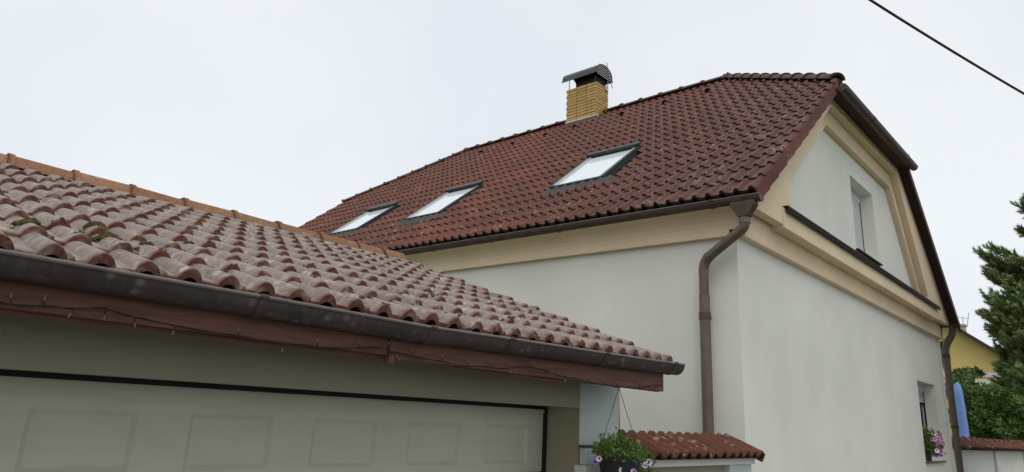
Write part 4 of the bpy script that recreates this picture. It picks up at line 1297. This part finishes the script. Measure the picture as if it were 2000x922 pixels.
# ================================================================== YELLOW HOUSE far behind
yh = thing('yellow_house', 'yellow house with brown roof far behind the garden wall, partly hidden by trees', 'house', (33, 3, 0))
YX = 31.0
ya, yb_, yr = 11.0, -.6, 5.2               # eave far / eave near / apex (y)
zA = 4.33 + H; sl = .79
def yz(y): return zA - .12 - abs(y - yr) * sl
Tq = Matrix(((0, 1, 0, 0), (1, 0, 0, 0), (0, 0, 1, 0), (0, 0, 0, 1)))
mb = prism([(ya - .5, 0), (yb_ + .5, 0), (yb_ + .5, yz(yb_ + .5)), (yr, zA - .12), (ya - .5, yz(ya - .5))],
           [[(3.62, 1.15 + H), (2.35, 1.15 + H), (2.35, 1.78 + H), (3.62, 1.78 + H)]], YX, YX + .3, T=Tq)
fix(mb.build('wall', M['yellow'], yh))
mb = MB(); mb.box(YX + .3, YX + 9, yb_ + .5, yb_ + .8, 0, 2.0); mb.box(YX + .3, YX + 9, ya - .8, ya - .5, 0, 2.0); mb.build('wall', M['yellow'], yh)
mb = MB(); mb.box(YX - .03, YX - .002, .6, 8.5, 2.10 + H, 2.26 + H); mb.box(YX - .03, YX - .002, 3.64, 5.0, 1.55 + H, 2.0 + H); mb.build('band', M['white_band'], yh)
wf = MB(); wf.box(YX + .06, YX + .10, 2.35, 3.62, 1.15 + H, 1.78 + H); wf = wf.build('window', M['pvc'], yh)
mb = MB(); mb.box(YX + .05, YX + .058, 2.42, 2.95, 1.2 + H, 1.72 + H); mb.box(YX + .05, YX + .058, 3.01, 3.55, 1.2 + H, 1.72 + H); mb.build('pane', M['glass_dark'], wf)
rf = MB()
for sg, ye in ((1, ya), (-1, yb_)):
    z0_, z1_ = zA - abs(ye - yr) * sl, zA
    vs = [(YX - .35, ye, z0_), (YX + 9.3, ye, z0_), (YX + 9.3, yr, z1_), (YX - .35, yr, z1_)]
    rf.add(vs + [(x, y, z - .16) for x, y, z in vs], [(0, 1, 2, 3), (7, 6, 5, 4), (0, 4, 5, 1), (1, 5, 6, 2), (2, 6, 7, 3), (3, 7, 4, 0)])
rf = fix(rf.build('roof', M['far_roof'], yh))
mb = MB(); zc = zA - .42; mb.box(YX + .6, YX + 1.0, 4.56, 4.84, zc - .4, zc + .12); mb.box(YX + .56, YX + 1.04, 4.52, 4.88, zc + .122, zc + .19); mb.build('chimney', M['mortar_light'], rf)
mb = MB()
for (y, dy, h_) in ((4.75, .05, .42), (4.62, -.03, .35), (4.5, -.12, .5)): mb.tube([(YX + .8, y, zc + .1), (YX + .8, y + dy, zc + .15 + h_)], .012, 5)
mb.tube([(YX + .8, 4.8, zc + .5), (YX + .8, 4.4, zc + .4)], .01, 5)
mb.build('antenna', M['steel'], rf)

# ================================================================== BLUE COVER, SHRUBS, TREES
pz = thing('folded_parasol', 'tall narrow blue folded parasol standing behind the tiled wall beside the far downpipe', 'parasol', (21.8, 3.43, 0))
mb = MB(); n = 14; vs = []
prf = [(.01, 1.34), (.06, 1.28), (.09, 1.1), (.10, .6), (.11, 0), (.12, -.5), (.10, -.9)]
bxp, byp = 21.8, 3.30
for (r_, z) in prf:
    vs += [(bxp + r_ * (1 + .22 * cos(5 * 2 * pi * k / n)) * cos(2 * pi * k / n), byp + .17 + r_ * (1 + .22 * cos(5 * 2 * pi * k / n)) * sin(2 * pi * k / n), z + H) for k in range(n)]
mb.add(vs, [(j * n + k, j * n + (k + 1) % n, (j + 1) * n + (k + 1) % n, (j + 1) * n + k) for j in range(len(prf) - 1) for k in range(n)])
mb.build('canopy', M['blue'], pz, smooth=True)
mb = MB(); mb.tube([(bxp, byp + .17, 0), (bxp, byp + .17, 1.32 + H)], .02, 8); mb.build('pole', M['steel'], pz)

HH = H
def shrub(name, label, cat, base, clumps, leaf, n_per, mat, group=None, stretch=(1, 1, .8), trunk_r=.05, far=1):
    t = thing(name, label, cat, base, group=group)
    if far != 1: clumps = [(x * far, y * far, HH + (z - HH) * far, r_ * far) for x, y, z, r_ in clumps]
    mb = MB()
    for (x, y, z, r_) in clumps:
        sub = max(3, int(r_ * 14))
        for k in range(sub):
            d = Vector((random.gauss(0, 1), random.gauss(0, 1), random.gauss(0, 1))).normalized() * r_ * random.uniform(.35, .95)
            leaves(mb, (x + d.x, y + d.y, z + d.z * .8), r_ * .42, int(n_per * r_ * 8 / sub) + 8, leaf, stretch)
    mb.build('crown', mat, t, kind='stuff')
    mb = MB(); bs = Vector(base)
    mb.tube([bs, bs + Vector((0, 0, .6)), Vector(clumps[0][:3])], [trunk_r, trunk_r * .8, trunk_r * .4], 7)
    for c in clumps[1:]:
        mb.tube([bs + Vector((0, 0, .5)), (bs + Vector((0, 0, .6)) + Vector(c[:3])) / 2, Vector(c[:3])], [trunk_r * .6, trunk_r * .4, trunk_r * .2], 6)
    mb.build('trunk', M['bark'], t, smooth=True)
    return t
shrub('leafy_shrub', 'dense leafy green shrub behind the tiled wall in front of the yellow house', 'shrub', (25.2, 3.3, 0),
      [(22.5, 3.45, 1.2 + HH, .55), (22.4, 3.0, 1.0 + HH, .6), (22.3, 2.6, .8 + HH, .6), (22.6, 3.2, .55 + HH, .65), (22.3, 2.7, .35 + HH, .6), (22.5, 2.35, .45 + HH, .5), (22.4, 3.4, .35 + HH, .45), (22.6, 2.0, .75 + HH, .5), (22.5, 3.1, .1 + HH, .5), (22.5, 2.3, .1 + HH, .4)],
      .125, 350, M['shrub'], far=1.12)
shrub('leafy_shrub', 'smaller darker green bush low behind the wall at the right edge', 'shrub', (27.5, 2.5, 0),
      [(24.5, 2.1, .9 + HH, .6), (24.4, 1.7, .6 + HH, .5), (24.6, 2.3, .4 + HH, .5), (24.5, 1.5, 1.0 + HH, .6), (24.3, 1.85, 1.2 + HH, .45)],
      .11, 340, M['shrub2'], far=1.12)
shrub('small_tree', 'small airy tree between the yellow house and the far downpipe', 'tree', (26.5, 4.2, 0),
      [(26.5, 4.15, 1.95 + HH, .28), (26.5, 3.95, 1.6 + HH, .35), (26.4, 3.7, 1.9 + HH, .25)], .10, 110, M['shrub2'])
shrub('small_tree', 'dark conifer top peeping through the gap between the gable band and the far downpipe', 'tree', (27.5, 5.0, 0),
      [(27.5, 4.75, 2.9 + HH, .30), (27.5, 4.72, 2.5 + HH, .4)], .10, 160, M['shrub2'])

# pine on the right: trunk outside the frame, boughs reaching in
TX, TY = 16.0, -.15
pine = thing('pine_tree', 'large dark green pine whose boughs reach in from the right edge', 'tree', (TX, TY, 0))
mb = MB(); mb.tube([(TX, TY, 0), (TX + .05, TY, 2.5), (TX, TY + .05, 5), (TX, TY, 8.6)], [.17, .14, .09, .015], 12); mb.build('trunk', M['bark'], pine, smooth=True)
nd, tp, br = MB(), MB(), MB()
def spray(mb, p, d, L, n, nl, w=.006):
    """a shoot of needles along p..p+d*L"""
    d = d.normalized()
    a = d.cross(Vector((.3, .2, 1))).normalized(); b = a.cross(d)
    for k in range(n):
        t = (k + random.random()) / n
        th = random.uniform(0, 2 * pi)
        o_ = (a * cos(th) + b * sin(th))
        q = p + d * L * t
        e = q + (o_ * .8 + d * random.uniform(.5, 1.1)).normalized() * nl * random.uniform(.7, 1.1)
        s_ = o_.cross(d).normalized() * w
        mb.add([q - s_, q + s_, e], [(0, 1, 2)])
def bough(p, d, L, r0, lvl=0):
    d = d.normalized(); n = 7; pts = [p]; q = p.copy(); dd = d.copy()
    for k in range(n):
        dd = (dd + Vector((random.gauss(0, .06), random.gauss(0, .06), random.gauss(.035, .05)))).normalized()
        q = q + dd * L / n; pts.append(q.copy())
    br.tube(pts, [r0 * (1 - .85 * k / n) for k in range(n + 1)], 5, caps=False)
    for k in range(2, n + 1):
        f = k / n
        m = 9 if k < n else 7
        for j in range(m):
            side = d.cross(Vector((0, 0, 1))).normalized() * random.choice((-1, 1))
            td = (dd * random.uniform(.5, 1.2) + side * random.uniform(.2, 1.0) * (1.2 - f * .6) + Vector((0, 0, random.uniform(-.15, .5)))).normalized()
            tl = L * .30 * random.uniform(.5, 1.1) * (1.25 - f * .6)
            pp = pts[k] - dd * L / n * random.random()
            br.tube([pp, pp + td * tl], [.007, .003], 4, caps=False)
            for i in range(3):
                c_ = pp + td * tl * (i / 3)
                spray(nd, c_, (td + Vector((random.gauss(0, .25), random.gauss(0, .25), random.gauss(.1, .2)))).normalized(), tl / 3 + .07, 34, .085, .009)
            spray(tp, pp + td * tl, td + Vector((0, 0, .35)), .10, 30, .075, .009)
    spray(tp, pts[-1], dd + Vector((0, 0, .3)), .13, 40, .08, .009)
def tgt(px_ratio, zr, D): return Vector((cos(math.atan(px_ratio)) * D, sin(math.atan(px_ratio)) * D, zr * D + H))
# visible bough tips: (y/x ratio, z/dist ratio, distance)
TIPS = [(.124, .197, 15.5), (.124, .178, 15.7), (.1245, .160, 15.3), (.123, .138, 15.9), (.118, .118, 15.2), (.121, .100, 15.8), (.107, .205, 16.2), (.113, .150, 14.8), (.108, .128, 15.0),
        (.112, .083, 15.4), (.100, .172, 15.6), (.098, .108, 14.9), (.103, .066, 15.2), (.092, .135, 15.9), (.090, .085, 14.8), (.095, .05, 15.3), (.088, .19, 15.4), (.083, .15, 15.0), (.080, .115, 15.6), (.081, .070, 15.0), (.078, .18, 15.8),
        (.084, .248, 15.6), (.077, .228, 15.8), (.072, .262, 15.2), (.075, .10, 14.6), (.076, .045, 14.9), (.088, .03, 15.4), (.07, .03, 15.0), (.07, .14, 14.8),
        (.115, .106, 15.9), (.104, .093, 15.7), (.110, .140, 16.2), (.097, .148, 16.3), (.100, .125, 16.4), (.094, .098, 16.0), (.091, .163, 16.3), (.086, .10, 16.3), (.085, .133, 16.5), (.090, .115, 15.2), (.08, .085, 16.2), (.098, .080, 15.9), (.107, .118, 16.3)]
rt = random.Random(5)
TIPS += [(rt.uniform(.080, .123), rt.uniform(.050, .140), rt.uniform(14.9, 16.4)) for _ in range(36)]
for (a_, z_, D) in TIPS:
    a_ -= .011
    tip = tgt(a_, z_, D)
    base = Vector((TX, TY, max(.8, tip.z - .55 - random.uniform(0, .4))))
    v = tip - base
    mid = base + v * .30
    bough(mid, v * .9 + Vector((0, 0, -.15)), v.length * .72, .022)
    br.tube([base, mid], [.05, .024], 6, caps=False)
for k in range(64):                           # boughs on the other sides of the trunk
    z = 1.3 + k * .112; a_ = k * 2.4
    L = 2.3 * (1 - (z - 1.3) / 8.6)
    if .25 < (a_ % (2 * pi)) < 3.0:
        if z < 6.3: L = min(L, .95)
    bough(Vector((TX, TY, z)), Vector((cos(a_), sin(a_), .22)), L, .028)
spray(nd, Vector((TX, TY, 7.9)), Vector((0, 0, 1)), .8, 160, .12, .009)
br.build('branches', M['bark'], pine, kind='stuff')
nd.build('needles', M['needle'], pine, kind='stuff')
tp.build('needles', M['needle_tip'], pine, kind='stuff', label='lighter young shoots at the bough ends')
